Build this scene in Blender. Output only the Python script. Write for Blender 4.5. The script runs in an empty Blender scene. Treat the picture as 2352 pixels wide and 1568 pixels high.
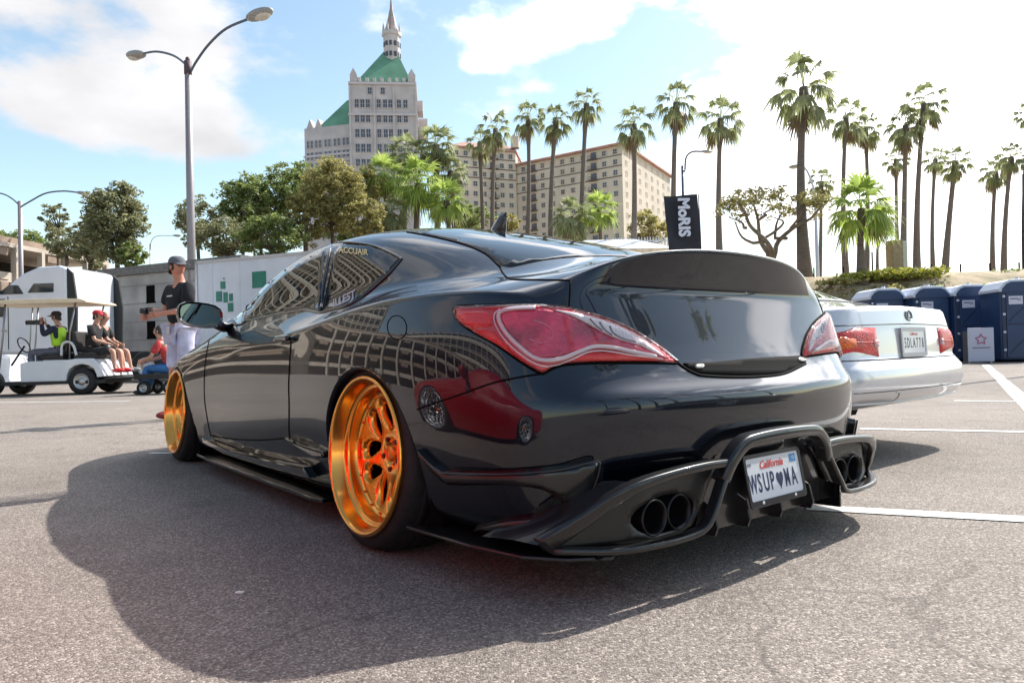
import bpy, bmesh, math, random
from mathutils import Vector, Matrix, noise
from mathutils.bvhtree import BVHTree
from mathutils.geometry import delaunay_2d_cdt
R = math.radians
random.seed(7)
C = bpy.data.collections.new('Scene'); bpy.context.scene.collection.children.link(C)
SC = bpy.context.scene
# ------------------------------------------------------------------ camera
F_PX, PITCH, ROLL, EYE = 1628.1, 0.0127, 0.0249, 0.6761
cam_d = bpy.data.cameras.new('camera'); cam = bpy.data.objects.new('camera', cam_d); C.objects.link(cam)
cam_d.sensor_width = 36; cam_d.lens = F_PX / 2352 * 36; cam_d.clip_end = 4000; cam_d.clip_start = .05
_f = Vector((0, math.cos(PITCH), math.sin(PITCH))); _u = Vector((0, -math.sin(PITCH), math.cos(PITCH))); _r = Vector((1, 0, 0))
CR = _r * math.cos(ROLL) - _u * math.sin(ROLL); CU = _r * math.sin(ROLL) + _u * math.cos(ROLL); CF = _f
cam.matrix_world = Matrix(((CR.x, CU.x, -CF.x, 0), (CR.y, CU.y, -CF.y, 0), (CR.z, CU.z, -CF.z, EYE), (0, 0, 0, 1)))
SC.camera = cam
CP = Vector((0, 0, EYE))
def W(px, py, depth):            # a world point seen at display pixel (2352 wide) at a forward distance
    return CP + (CF + CR * ((px - 1176) / F_PX) + CU * ((784 - py) / F_PX)) * depth
def G(px, py):                   # the ground point under a pixel
    d = W(px, py, 1) - CP
    return CP + d * (-EYE / d.z)
# ------------------------------------------------------------------ light
SUN_EL = R(46.5); SUN_DIR = Vector((.79 * math.cos(SUN_EL), .613 * math.cos(SUN_EL), math.sin(SUN_EL)))
sun_d = bpy.data.lights.new('sun', 'SUN'); sun = bpy.data.objects.new('sun', sun_d); C.objects.link(sun)
sun_d.energy = 4.9; sun_d.angle = R(.53); sun_d.color = (1, .955, .88)
sun.rotation_euler = SUN_DIR.to_track_quat('Z', 'Y').to_euler()
w = bpy.data.worlds.new('World'); SC.world = w; w.use_nodes = True
NT = w.node_tree; NT.nodes.clear()
def nd(nt, t, **k):
    n = nt.nodes.new(t)
    for a, b in k.items(): setattr(n, a, b)
    return n
def mth(nt, op, a, b=None, c=None, clamp=False):
    n = nd(nt, 'ShaderNodeMath', operation=op, use_clamp=clamp)
    for i, v in enumerate((a, b, c)):
        if v is None: continue
        if isinstance(v, (int, float)): n.inputs[i].default_value = v
        else: nt.links.new(v, n.inputs[i])
    return n.outputs[0]
def mixc(nt, fac, a, b, bt='MIX'):
    n = nd(nt, 'ShaderNodeMix', data_type='RGBA', blend_type=bt)
    for i, v in ((0, fac), (6, a), (7, b)):
        if isinstance(v, (int, float)): n.inputs[i].default_value = v
        elif isinstance(v, (tuple, list)): n.inputs[i].default_value = (*v[:3], 1)
        else: nt.links.new(v, n.inputs[i])
    return n.outputs[2]
def build_world():
    nt = NT
    out = nd(nt, 'ShaderNodeOutputWorld'); bg = nd(nt, 'ShaderNodeBackground'); bg.inputs[1].default_value = SKY_STR
    sky = nd(nt, 'ShaderNodeTexSky', sky_type='NISHITA', sun_disc=False)
    sky.sun_elevation = SUN_EL; sky.sun_rotation = math.atan2(SUN_DIR.x, SUN_DIR.y)
    sky.air_density = 1.0; sky.dust_density = .6; sky.ozone_density = 1.6
    tc = nd(nt, 'ShaderNodeTexCoord')
    sp = nd(nt, 'ShaderNodeSeparateXYZ'); nt.links.new(tc.outputs['Generated'], sp.inputs[0])
    az = mth(nt, 'ARCTAN2', sp.outputs[0], sp.outputs[1])          # 0 = ahead of the camera, + to the right
    el = mth(nt, 'ARCSINE', sp.outputs[2])
    cb = nd(nt, 'ShaderNodeCombineXYZ'); nt.links.new(az, cb.inputs[0]); nt.links.new(mth(nt, 'MULTIPLY', el, 1.7), cb.inputs[1])
    n1 = nd(nt, 'ShaderNodeTexNoise'); n1.inputs['Scale'].default_value = 3.0; n1.inputs['Detail'].default_value = 9; n1.inputs['Roughness'].default_value = .56
    # on the ring the seam of the azimuth lies straight behind the camera; use the 3-D direction for the noise instead
    mp = nd(nt, 'ShaderNodeMapping'); mp.inputs['Scale'].default_value = (1, 1, 2.0); mp.inputs['Location'].default_value = CLOUD_OFF
    nt.links.new(tc.outputs['Generated'], mp.inputs[0]); nt.links.new(mp.outputs[0], n1.inputs[0])
    cov = mth(nt, 'ADD', mth(nt, 'MULTIPLY', n1.outputs[0], 2.3), -.65)
    # banks of cloud: soft ellipses in azimuth / elevation (radians) that raise the coverage
    tot = None
    for a0, e0, ra, re, amt in CLOUDS:
        da = mth(nt, 'DIVIDE', mth(nt, 'SUBTRACT', az, a0), ra); de = mth(nt, 'DIVIDE', mth(nt, 'SUBTRACT', el, e0), re)
        q = mth(nt, 'ADD', mth(nt, 'MULTIPLY', da, da), mth(nt, 'MULTIPLY', de, de))
        v = mth(nt, 'MULTIPLY', mth(nt, 'EXPONENT', mth(nt, 'MULTIPLY', q, -1)), amt)
        tot = v if tot is None else mth(nt, 'ADD', tot, v)
    cov = mth(nt, 'ADD', cov, tot)
    rmp = nd(nt, 'ShaderNodeMapRange', interpolation_type='SMOOTHSTEP'); nt.links.new(cov, rmp.inputs[0])
    rmp.inputs[1].default_value = .72; rmp.inputs[2].default_value = 1.0
    fac = mth(nt, 'MULTIPLY', rmp.outputs[0], .96)
    n2 = nd(nt, 'ShaderNodeTexNoise'); n2.inputs['Scale'].default_value = 7; n2.inputs['Detail'].default_value = 6; nt.links.new(mp.outputs[0], n2.inputs[0])
    # clouds brighten towards the sun
    dt = nd(nt, 'ShaderNodeVectorMath', operation='DOT_PRODUCT'); nt.links.new(tc.outputs['Generated'], dt.inputs[0]); dt.inputs[1].default_value = SUN_DIR
    glow = mth(nt, 'POWER', mth(nt, 'MAXIMUM', dt.outputs['Value'], 0), 5.0)
    br = mth(nt, 'ADD', mth(nt, 'MULTIPLY', n2.outputs[0], 3.8), mth(nt, 'MULTIPLY', glow, 42.0))
    br = mth(nt, 'ADD', br, 3.7)
    cc = nd(nt, 'ShaderNodeVectorMath', operation='SCALE'); cc.inputs[0].default_value = (1.0, .985, 1.0); nt.links.new(br, cc.inputs[3])
    sk = nd(nt, 'ShaderNodeVectorMath', operation='MULTIPLY'); nt.links.new(sky.outputs[0], sk.inputs[0]); sk.inputs[1].default_value = SKY_TINT
    col = mixc(nt, fac, sk.outputs[0], cc.outputs[0])
    nt.links.new(col, bg.inputs[0]); nt.links.new(bg.outputs[0], out.inputs[0])
SKY_STR = .125; SKY_TINT = (1.72, 1.64, 1.38); CLOUD_OFF = (3.1, 1.7, .4)
CLOUDS = [(-.54, .285, .22, .050, .44), (-.30, .275, .12, .045, .40), (-.44, .45, .10, .03, .24), (-.66, .40, .08, .03, .20), (-.68, .19, .10, .035, .34), (.66, .32, .38, .42, .50), (.24, .47, .14, .03, .20), (.24, .22, .16, .09, .26), (-.045, .385, .03, .014, .28), (.02, .88, .62, .22, .56), (-1.0, .85, .55, .25, .34), (.55, .88, .4, .22, .4), (1.4, .5, .6, .4, .30), (-1.3, .35, .4, .12, .25)]
build_world()
SC.view_settings.view_transform = 'Standard'; SC.view_settings.look = 'None'; SC.view_settings.gamma = 1
SC.view_settings.exposure = .38
SC.render.engine = 'CYCLES'
try: SC.cycles.max_bounces = 7; SC.cycles.transparent_max_bounces = 12; SC.cycles.caustics_reflective = False; SC.cycles.caustics_refractive = False
except Exception: pass
# ------------------------------------------------------------------ materials
MATS = {}
def mat(name, col, rough=.5, metal=0, coat=0, ior=1.5, var=0, vscale=8, bump=0, bscale=40, col2=None, spec=None, em=None, alpha=None, trans=0, sheen=0, coat_r=.03, detail=4, stretch=None):
    if name in MATS: return MATS[name]
    m = bpy.data.materials.new(name); m.use_nodes = True; nt = m.node_tree; b = nt.nodes['Principled BSDF']
    b.inputs['Base Color'].default_value = (*col, 1); b.inputs['Roughness'].default_value = rough; b.inputs['Metallic'].default_value = metal
    b.inputs['Coat Weight'].default_value = coat; b.inputs['Coat Roughness'].default_value = coat_r; b.inputs['IOR'].default_value = ior
    if coat: b.inputs['Coat IOR'].default_value = 1.52
    if spec is not None: b.inputs['Specular IOR Level'].default_value = spec
    if alpha is not None: b.inputs['Alpha'].default_value = alpha
    b.inputs['Transmission Weight'].default_value = trans
    if em: b.inputs['Emission Color'].default_value = (*em[:3], 1); b.inputs['Emission Strength'].default_value = em[3]
    if var or col2 or bump:
        tc = nd(nt, 'ShaderNodeTexCoord'); vec = tc.outputs['Object']
        if stretch:
            mp = nd(nt, 'ShaderNodeMapping'); mp.inputs['Scale'].default_value = stretch; nt.links.new(vec, mp.inputs[0]); vec = mp.outputs[0]
        n = nd(nt, 'ShaderNodeTexNoise'); n.inputs['Scale'].default_value = vscale; n.inputs['Detail'].default_value = detail; nt.links.new(vec, n.inputs[0])
        if col2 is None: col2 = tuple(c * (1 - var) for c in col); c1 = tuple(min(1, c * (1 + var * .6)) for c in col)
        else: c1 = col
        mr = nd(nt, 'ShaderNodeMapRange'); mr.inputs[1].default_value = .32; mr.inputs[2].default_value = .68; nt.links.new(n.outputs[0], mr.inputs[0])
        nt.links.new(mixc(nt, mr.outputs[0], col2, c1), b.inputs['Base Color'])
        if bump:
            n2 = nd(nt, 'ShaderNodeTexNoise'); n2.inputs['Scale'].default_value = bscale; n2.inputs['Detail'].default_value = 3; nt.links.new(vec, n2.inputs[0])
            bp = nd(nt, 'ShaderNodeBump'); bp.inputs['Strength'].default_value = bump; bp.inputs['Distance'].default_value = .02; nt.links.new(n2.outputs[0], bp.inputs['Height'])
            nt.links.new(bp.outputs[0], b.inputs['Normal'])
    MATS[name] = m; return m
# ------------------------------------------------------------------ object helpers
def tag(o, label=None, cat=None, group=None, kind=None):
    if label: o['label'] = label
    if cat: o['category'] = cat
    if group: o['group'] = group
    if kind: o['kind'] = kind
    return o
def thing(name, label, cat, loc=(0, 0, 0), rz=0, group=None):
    o = bpy.data.objects.new(name, None); C.objects.link(o); o.location = loc; o.rotation_euler = (0, 0, rz); o.empty_display_size = .2
    return tag(o, label, cat, group)
class MB:
    def __init__(s): s.v = []; s.f = []; s.sm = []
    def add(s, vs, fs, smooth=False):
        n = len(s.v); s.v += [tuple(v) for v in vs]; s.f += [tuple(i + n for i in f) for f in fs]; s.sm += [smooth] * len(fs); return s
    def box(s, c, d, rz=0, M=None, taper=1):
        x, y, z = d[0] / 2, d[1] / 2, d[2] / 2
        vs = [Vector((a * x * (taper if e > 0 else 1), b * y * (taper if e > 0 else 1), e * z)) for e in (-1, 1) for b in (-1, 1) for a in (-1, 1)]
        if M is not None: vs = [M @ v for v in vs]
        if rz: m = Matrix.Rotation(rz, 3, 'Z'); vs = [m @ v for v in vs]
        vs = [v + Vector(c) for v in vs]
        return s.add(vs, [(0, 2, 3, 1), (4, 5, 7, 6), (0, 1, 5, 4), (2, 6, 7, 3), (0, 4, 6, 2), (1, 3, 7, 5)])
    def b2(s, p, q):        # box by two corners
        return s.box([(a + b) / 2 for a, b in zip(p, q)], [abs(a - b) for a, b in zip(p, q)])
    def tube(s, pts, r, n=8, caps=True, closed=False, flat=None):
        pts = [Vector(p) for p in pts]; N = len(pts)
        rs = r if isinstance(r, (list, tuple)) else [r] * N
        vs = []; up = None
        for i, p in enumerate(pts):
            if closed: t = (pts[(i + 1) % N] - pts[i - 1])
            else: t = pts[min(i + 1, N - 1)] - pts[max(i - 1, 0)]
            if t.length < 1e-9: t = Vector((0, 0, 1))
            t.normalize()
            if up is None: up = t.orthogonal().normalized()
            else:
                up = (up - t * up.dot(t))
                up = up.normalized() if up.length > 1e-6 else t.orthogonal().normalized()
            b = t.cross(up)
            for k in range(n):
                a = 2 * math.pi * k / n; vs.append(p + (up * math.cos(a) + b * math.sin(a)) * rs[i])
        fs = []
        for i in range(N if closed else N - 1):
            j = (i + 1) % N
            for k in range(n):
                l = (k + 1) % n; fs.append((i * n + k, i * n + l, j * n + l, j * n + k))
        if caps and not closed: fs += [tuple(range(n))[::-1], tuple((N - 1) * n + k for k in range(n))]
        return s.add(vs, fs, True)
    def lathe(s, prof, n=24, M=None, smooth=True, arc=2 * math.pi):    # prof (r, h) about Z
        vs = []; full = abs(arc - 2 * math.pi) < 1e-6; m = n if full else n + 1
        for i in range(m):
            a = arc * i / n
            for r_, h in prof: vs.append(Vector((r_ * math.cos(a), r_ * math.sin(a), h)))
        if M is not None: vs = [M @ v for v in vs]
        k = len(prof); fs = []
        for i in range(n):
            j = (i + 1) % m
            for q in range(k - 1): fs.append((i * k + q, j * k + q, j * k + q + 1, i * k + q + 1))
        return s.add(vs, fs, smooth)
    def prism(s, poly, axis, a, b, smooth=False):   # polygon in the two other axes, extruded from a to b
        def P(u, v, w_):
            return {'x': (w_, u, v), 'y': (u, w_, v), 'z': (u, v, w_)}[axis]
        n = len(poly)
        vs = [P(u, v, a) for u, v in poly] + [P(u, v, b) for u, v in poly]
        fs = [tuple(range(n)), tuple(range(2 * n - 1, n - 1, -1))] + [(i, i + n, (i + 1) % n + n, (i + 1) % n) for i in range(n)]
        return s.add(vs, fs, smooth)
    def ellipsoid(s, c, r, n=12, m=8, M=None):
        vs = []; fs = []
        for i in range(m + 1):
            t = math.pi * i / m
            for k in range(n):
                a = 2 * math.pi * k / n; v = Vector((math.sin(t) * math.cos(a) * r[0], math.sin(t) * math.sin(a) * r[1], math.cos(t) * r[2]))
                if M is not None: v = M @ v
                vs.append(v + Vector(c))
        for i in range(m):
            for k in range(n): l = (k + 1) % n; fs.append((i * n + k, (i + 1) * n + k, (i + 1) * n + l, i * n + l))
        return s.add(vs, fs, True)
    def build(s, name, m, parent=None, bevel=0, sub=0, label=None, kind=None):
        me = bpy.data.meshes.new(name); me.from_pydata([tuple(v) for v in s.v], [], s.f); me.update()
        for p, q in zip(me.polygons, s.sm): p.use_smooth = q
        bm = bmesh.new(); bm.from_mesh(me); bmesh.ops.delete(bm, geom=[v for v in bm.verts if not v.link_faces], context='VERTS'); bmesh.ops.recalc_face_normals(bm, faces=bm.faces); bm.to_mesh(me); bm.free()
        o = bpy.data.objects.new(name, me); C.objects.link(o)
        if m: me.materials.append(m)
        if parent: o.parent = parent
        if bevel:
            md = o.modifiers.new('bevel', 'BEVEL'); md.width = bevel; md.segments = 2; md.limit_method = 'ANGLE'; md.angle_limit = R(40)
        if sub: md = o.modifiers.new('sub', 'SUBSURF'); md.levels = md.render_levels = sub
        if label: o['label'] = label
        if kind: o['kind'] = kind
        return o
def copy_tree(o, parent=None, label=None, matmap=None):
    c = o.copy(); C.objects.link(c); c.parent = parent
    if label: c['label'] = label
    for ch in list(o.children): copy_tree(ch, c)
    return c
def smooth_line(pts, n=8, closed=False):      # Catmull-Rom
    P = [Vector(p) for p in pts]; out = []; N = len(P)
    rng = N if closed else N - 1
    for i in range(rng):
        p0 = P[(i - 1) % N] if (closed or i > 0) else P[0] * 2 - P[1]; p1 = P[i]; p2 = P[(i + 1) % N]
        p3 = P[(i + 2) % N] if (closed or i + 2 < N) else P[-1] * 2 - P[-2]
        for k in range(n):
            t = k / n; out.append(.5 * ((2 * p1) + (p2 - p0) * t + (2 * p0 - 5 * p1 + 4 * p2 - p3) * t * t + (3 * p1 - p0 - 3 * p2 + p3) * t ** 3))
    if not closed: out.append(P[-1])
    return out
def in_poly(x, y, P):
    c = False; j = len(P) - 1
    for i in range(len(P)):
        if (P[i][1] > y) != (P[j][1] > y) and x < (P[j][0] - P[i][0]) * (y - P[i][1]) / (P[j][1] - P[i][1]) + P[i][0]: c = not c
        j = i
    return c
def seg_dist(x, y, P):
    best = 1e9; j = len(P) - 1
    for i in range(len(P)):
        ax, ay = P[j][0], P[j][1]; bx, by = P[i][0], P[i][1]; dx, dy = bx - ax, by - ay
        L = dx * dx + dy * dy; t = 0 if L < 1e-12 else max(0, min(1, ((x - ax) * dx + (y - ay) * dy) / L))
        best = min(best, math.hypot(x - ax - t * dx, y - ay - t * dy)); j = i
    return best
# ------------------------------------------------------------------ materials used in many places
M_paint = mat('black_paint', (.0038, .0068, .016), .34, .8, 1, 1.4, coat_r=.005)
M_gloss = mat('gloss_black', (.004, .004, .005), .06, 0, 1, 1.5)
M_black = mat('satin_black', (.012, .012, .013), .45, bump=.05)
M_rubber = mat('tyre_rubber', (.012, .012, .013), .7, var=.3, vscale=30, bump=.2, bscale=60)
M_glass = mat('tinted_glass', (.007, .009, .009), .015, 0, 0, 1.6)
M_gap = mat('panel_gap', (.0015, .0015, .002), .8, spec=.1)
M_chrome = mat('chrome', (.75, .75, .77), .08, 1)
# ================================================================== ground
def asphalt():
    m = bpy.data.materials.new('asphalt'); m.use_nodes = True; nt = m.node_tree; b = nt.nodes['Principled BSDF']; MATS['asphalt'] = m
    tc = nd(nt, 'ShaderNodeTexCoord'); V = tc.outputs['Object']
    def nz(s, d=4, r=.6):
        n = nd(nt, 'ShaderNodeTexNoise'); n.inputs['Scale'].default_value = s; n.inputs['Detail'].default_value = d; n.inputs['Roughness'].default_value = r; nt.links.new(V, n.inputs[0]); return n.outputs[0]
    vo = nd(nt, 'ShaderNodeTexVoronoi'); vo.inputs['Scale'].default_value = 190; nt.links.new(V, vo.inputs[0])
    vs = nd(nt, 'ShaderNodeSeparateColor'); nt.links.new(vo.outputs['Color'], vs.inputs[0])
    stone = nd(nt, 'ShaderNodeValToRGB'); nt.links.new(vs.outputs[0], stone.inputs[0])
    e = stone.color_ramp.elements; e[0].position = 0; e[0].color = (.075, .063, .056, 1); e[1].position = 1; e[1].color = (.60, .52, .45, 1)
    a = stone.color_ramp.elements.new(.35); a.color = (.19, .163, .143, 1); a = stone.color_ramp.elements.new(.8); a.color = (.32, .277, .242, 1)
    big = nz(.35, 5); mid = nz(3.2, 4); fine = nz(55, 3, .7)
    c = mixc(nt, mth(nt, 'MULTIPLY', fine, .6), stone.outputs[0], (.25, .217, .192))
    mr = nd(nt, 'ShaderNodeMapRange'); nt.links.new(big, mr.inputs[0]); mr.inputs[1].default_value = .35; mr.inputs[2].default_value = .68; mr.inputs[3].default_value = .86; mr.inputs[4].default_value = 1.12
    mr2 = nd(nt, 'ShaderNodeMapRange'); nt.links.new(mid, mr2.inputs[0]); mr2.inputs[1].default_value = .3; mr2.inputs[2].default_value = .7; mr2.inputs[3].default_value = .90; mr2.inputs[4].default_value = 1.08
    k = mth(nt, 'MULTIPLY', mr.outputs[0], mr2.outputs[0])
    sc = nd(nt, 'ShaderNodeVectorMath', operation='SCALE'); nt.links.new(c, sc.inputs[0]); nt.links.new(k, sc.inputs[3])
    # dark oil spots and thin sealed cracks
    oil = nz(1.1, 3); mo = nd(nt, 'ShaderNodeMapRange'); nt.links.new(oil, mo.inputs[0]); mo.inputs[1].default_value = .64; mo.inputs[2].default_value = .74
    c2 = mixc(nt, mth(nt, 'MULTIPLY', mo.outputs[0], .45), sc.outputs[0], (.09, .08, .075))
    # wandering cracks, filled with dust and tar
    wv = nd(nt, 'ShaderNodeVectorMath', operation='ADD'); ns = nd(nt, 'ShaderNodeTexNoise'); ns.inputs['Scale'].default_value = 1.4; ns.inputs['Detail'].default_value = 5; nt.links.new(V, ns.inputs[0]); nt.links.new(V, wv.inputs[0])
    sc2 = nd(nt, 'ShaderNodeVectorMath', operation='SCALE'); nt.links.new(ns.outputs['Color'], sc2.inputs[0]); sc2.inputs[3].default_value = 1.2; nt.links.new(sc2.outputs[0], wv.inputs[1])
    cv_ = nd(nt, 'ShaderNodeTexVoronoi', feature='DISTANCE_TO_EDGE'); cv_.inputs['Scale'].default_value = .23; nt.links.new(wv.outputs[0], cv_.inputs[0])
    mc = nd(nt, 'ShaderNodeMapRange'); nt.links.new(cv_.outputs['Distance'], mc.inputs[0]); mc.inputs[1].default_value = .0015; mc.inputs[2].default_value = .0035; mc.inputs[3].default_value = .35; mc.inputs[4].default_value = 0
    c2 = mixc(nt, mc.outputs[0], c2, (.07, .06, .055))
    nt.links.new(c2, b.inputs['Base Color']); b.inputs['Roughness'].default_value = .88; b.inputs['Specular IOR Level'].default_value = .3
    bp = nd(nt, 'ShaderNodeBump'); bp.inputs['Strength'].default_value = .55; bp.inputs['Distance'].default_value = .006
    hh = mth(nt, 'ADD', mth(nt, 'MULTIPLY', vo.outputs['Distance'], -1.0), mth(nt, 'MULTIPLY', fine, .7)); nt.links.new(hh, bp.inputs['Height'])
    nt.links.new(bp.outputs[0], b.inputs['Normal']); return m
MB().add([(-900, -900, 0), (900, -900, 0), (900, 1500, 0), (-900, 1500, 0)], [(0, 1, 2, 3)]).build('ground', asphalt(), kind='structure')
# ================================================================== the black coupe
TH = .6581; CAR0 = Vector((.2107, 3.0273, 0))
FX = Vector((-math.sin(TH), math.cos(TH), 0)); LX = Vector((-math.cos(TH), -math.sin(TH), 0))
def to_car(p): q = Vector(p) - CAR0; return Vector((q.dot(FX), q.dot(LX), q.z))
CARM = Matrix(((FX.x, LX.x, 0, CAR0.x), (FX.y, LX.y, 0, CAR0.y), (0, 0, 1, 0), (0, 0, 0, 1)))
CAR_RZ = math.atan2(FX.y, FX.x)
EYE_C = to_car(CP)
def ray_c(px, py):
    d = W(px, py, 1) - CP; return Vector((d.dot(FX), d.dot(LX), d.z)).normalized()
# side stations: x, then rows 0..7 (y,z) from sill to belt
ST = [
 (3.42, [(.66,.12),(.74,.14),(.78,.24),(.80,.36),(.79,.47),(.76,.56),(.70,.625),(.60,.655)]),
 (3.12, [(.76,.12),(.86,.14),(.90,.25),(.915,.38),(.91,.49),(.895,.58),(.85,.655),(.72,.705)]),
 (2.82, [(.78,.12),(.89,.14),(.915,.26),(.93,.40),(.93,.52),(.92,.62),(.885,.70),(.76,.755)]),
 (2.50, [(.80,.11),(.885,.125),(.895,.24),(.92,.40),(.92,.53),(.912,.64),(.885,.725),(.78,.805)]),
 (2.25, [(.78,.10),(.85,.125),(.842,.22),(.905,.39),(.91,.53),(.905,.65),(.882,.742),(.79,.845)]),
 (2.00, [(.78,.10),(.845,.12),(.842,.21),(.895,.38),(.90,.53),(.898,.655),(.88,.75),(.795,.868)]),
 (1.65, [(.78,.10),(.845,.12),(.848,.21),(.892,.38),(.897,.53),(.896,.66),(.882,.755),(.795,.88)]),
 (1.30, [(.78,.10),(.845,.12),(.848,.21),(.892,.38),(.897,.53),(.896,.66),(.883,.758),(.793,.886)]),
 (.88,  [(.78,.10),(.845,.12),(.840,.21),(.895,.38),(.900,.53),(.898,.66),(.887,.768),(.788,.888)]),
 (.50,  [(.78,.10),(.85,.125),(.845,.22),(.915,.39),(.920,.54),(.918,.68),(.898,.800),(.775,.890)]),
 (.20,  [(.80,.12),(.89,.14),(.905,.25),(.932,.40),(.938,.55),(.935,.70),(.902,.835),(.745,.905)]),
 (-.10, [(.80,.12),(.89,.14),(.912,.26),(.938,.41),(.942,.56),(.936,.71),(.898,.858),(.715,.910)]),
 (-.40, [(.78,.13),(.87,.15),(.900,.27),(.928,.41),(.932,.55),(.922,.70),(.880,.862),(.695,.905)]),
 (-.62, [(.76,.14),(.85,.16),(.880,.28),(.908,.41),(.908,.54),(.888,.69),(.845,.850),(.675,.895)]),
 (-.775,[(.72,.15),(.815,.17),(.845,.29),(.868,.42),(.862,.53),(.825,.66),(.770,.825),(.640,.884)]),
]
# upper columns 1..6 for each station: (dx,y,z)
UP = [
 [(.06,.50,.665),(.10,.41,.672),(.13,.32,.678),(.15,.22,.682),(.165,.11,.685),(.17,0,.686)],
 [(0,.60,.738),(0,.48,.756),(0,.37,.768),(0,.25,.775),(0,.12,.779),(0,0,.78)],
 [(0,.63,.79),(0,.51,.815),(0,.39,.83),(0,.26,.838),(0,.13,.842),(0,0,.843)],
 [(.03,.66,.835),(.04,.54,.862),(.05,.41,.878),(.06,.28,.885),(.07,.14,.888),(.07,0,.89)],
 [(.03,.705,.878),(.07,.61,.897),(.11,.49,.91),(.15,.34,.918),(.19,.17,.922),(.20,0,.923)],
 [(0,.752,.925),(.01,.715,.975),(.02,.672,1.020),(.06,.57,1.055),(.11,.31,1.075),(.13,0,1.082)],
 [(0,.757,.950),(0,.716,1.035),(.01,.668,1.118),(.02,.585,1.168),(.05,.33,1.205),(.06,0,1.215)],
 [(0,.757,.965),(0,.712,1.075),(0,.660,1.175),(0,.580,1.226),(0,.33,1.270),(0,0,1.282)],
 [(0,.754,.970),(0,.706,1.085),(0,.650,1.190),(0,.572,1.242),(0,.33,1.293),(0,0,1.307)],
 [(0,.745,.970),(0,.697,1.075),(0,.640,1.162),(0,.560,1.208),(0,.33,1.257),(0,0,1.272)],
 [(0,.712,.965),(0,.668,1.040),(0,.615,1.104),(0,.540,1.146),(0,.32,1.188),(0,0,1.202)],
 [(0,.678,.948),(0,.636,1.000),(0,.585,1.046),(0,.515,1.080),(0,.31,1.116),(0,0,1.130)],
 [(0,.655,.922),(0,.612,.945),(0,.562,.972),(0,.49,1.000),(0,.29,1.038),(0,0,1.050)],
 [(0,.620,.902),(0,.555,.912),(0,.480,.925),(0,.38,.941),(0,.22,.958),(0,0,.965)],
]
# rear fascia columns 1..6, rows 0..7 (x,y,z)
FA = []
for k, (y7, x7, z7) in enumerate([(.585,-.792,.908),(.500,-.826,.938),(.400,-.852,.962),(.275,-.870,.977),(.14,-.880,.985),(0,-.884,.987)]):
    yy = [(.66,.62),(.53,.50),(.41,.39),(.28,.27),(.14,.14),(0,0)][k]
    yl, yu = [(.735,.66),(.590,.53),(.45,.41),(.30,.28),(.15,.14),(0,0)][k]
    dx = [0, -.045, -.065, -.078, -.086, -.09][k]
    x6 = [-.795, -.808, -.814, -.818, -.820, -.820][k]; x5 = [-.860, -.884, -.898, -.907, -.913, -.915][k]
    FA.append([(-.74+dx*.5, yl*.95, .15), (-.81+dx*.8, yl*.97, .17), (-.862+dx, yl, .29), (-.888+dx, yl, .42), (-.897+dx, yl*.99, .540),
               (x5, yu*1.02, .592), (x6, yu*.97, .852), (x7, y7, z7)])
# nose columns 1..6
NO = []
for k, y7 in enumerate([.50,.41,.32,.22,.11,0]):
    t = y7 / .6; dx = .21 * (1 - t * t)
    yl = y7 * 1.22
    NO.append([(3.44+dx, yl*.92, .12), (3.50+dx, yl*.95, .14), (3.52+dx, yl, .24), (3.53+dx, yl, .36), (3.52+dx, yl, .46), (3.50+dx*.95, yl*.98, .54), (3.46+dx*.9, y7*1.1, .61), (3.42+UP[0][k][0]*1.0, y7, UP[0][k][2])])
def body_cage():
    v = []; f = []; idx = {}
    def V(key, p):
        if key not in idx: idx[key] = len(v); v.append(Vector(p))
        return idx[key]
    n = len(ST); M = 6
    strip = []      # columns from nose centre .. corner .. side .. corner .. rear centre ; each a list of 8 indices
    for k in range(M - 1, -1, -1): strip.append([V(('n', k, r), NO[k][r]) for r in range(8)])
    for i, (x, rows) in enumerate(ST): strip.append([V(('s', i, r), (x, rows[r][0], rows[r][1])) for r in range(8)])
    for k in range(M): strip.append([V(('f', k, r), FA[k][r]) for r in range(8)])
    for a, b in zip(strip, strip[1:]):
        for r in range(7): f.append((a[r], b[r], b[r + 1], a[r + 1]))
    def U(i, c):
        if c == 0: return idx[('s', i, 7)]
        if i == 0: return idx[('n', c - 1, 7)]
        if i == n - 1: return idx[('f', c - 1, 7)]
        d, y, z = UP[i][c - 1]; return V(('u', i, c), (ST[i][0] + d, y, z))
    for i in range(n - 1):
        for c in range(M): f.append((U(i, c), U(i + 1, c), U(i + 1, c + 1), U(i, c + 1)))
    # mirror
    N = len(v); mp = {}
    for i in range(N):
        if abs(v[i].y) < 1e-6: mp[i] = i
        else: mp[i] = len(v); v.append(Vector((v[i].x, -v[i].y, v[i].z)))
    f += [tuple(mp[i] for i in q[::-1]) for q in f]
    return v, f, idx
def subdivided(v, f, levels, creases=()):
    me = bpy.data.meshes.new('cage'); me.from_pydata([tuple(p) for p in v], [], f); me.update()
    if creases:
        at = me.attributes.new('crease_edge', 'FLOAT', 'EDGE'); key = {tuple(sorted(e.vertices)): e.index for e in me.edges}
        for a, b, c in creases:
            k = key.get(tuple(sorted((a, b))))
            if k is not None: at.data[k].value = c
    o = bpy.data.objects.new('cage', me); C.objects.link(o)
    md = o.modifiers.new('s', 'SUBSURF'); md.levels = md.render_levels = levels; md.boundary_smooth = 'PRESERVE_CORNERS'
    dg = bpy.context.evaluated_depsgraph_get(); dg.update()
    m2 = bpy.data.meshes.new_from_object(o.evaluated_get(dg)); bpy.data.objects.remove(o); return m2
cv, cf, cidx = body_cage()
cre = []
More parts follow.
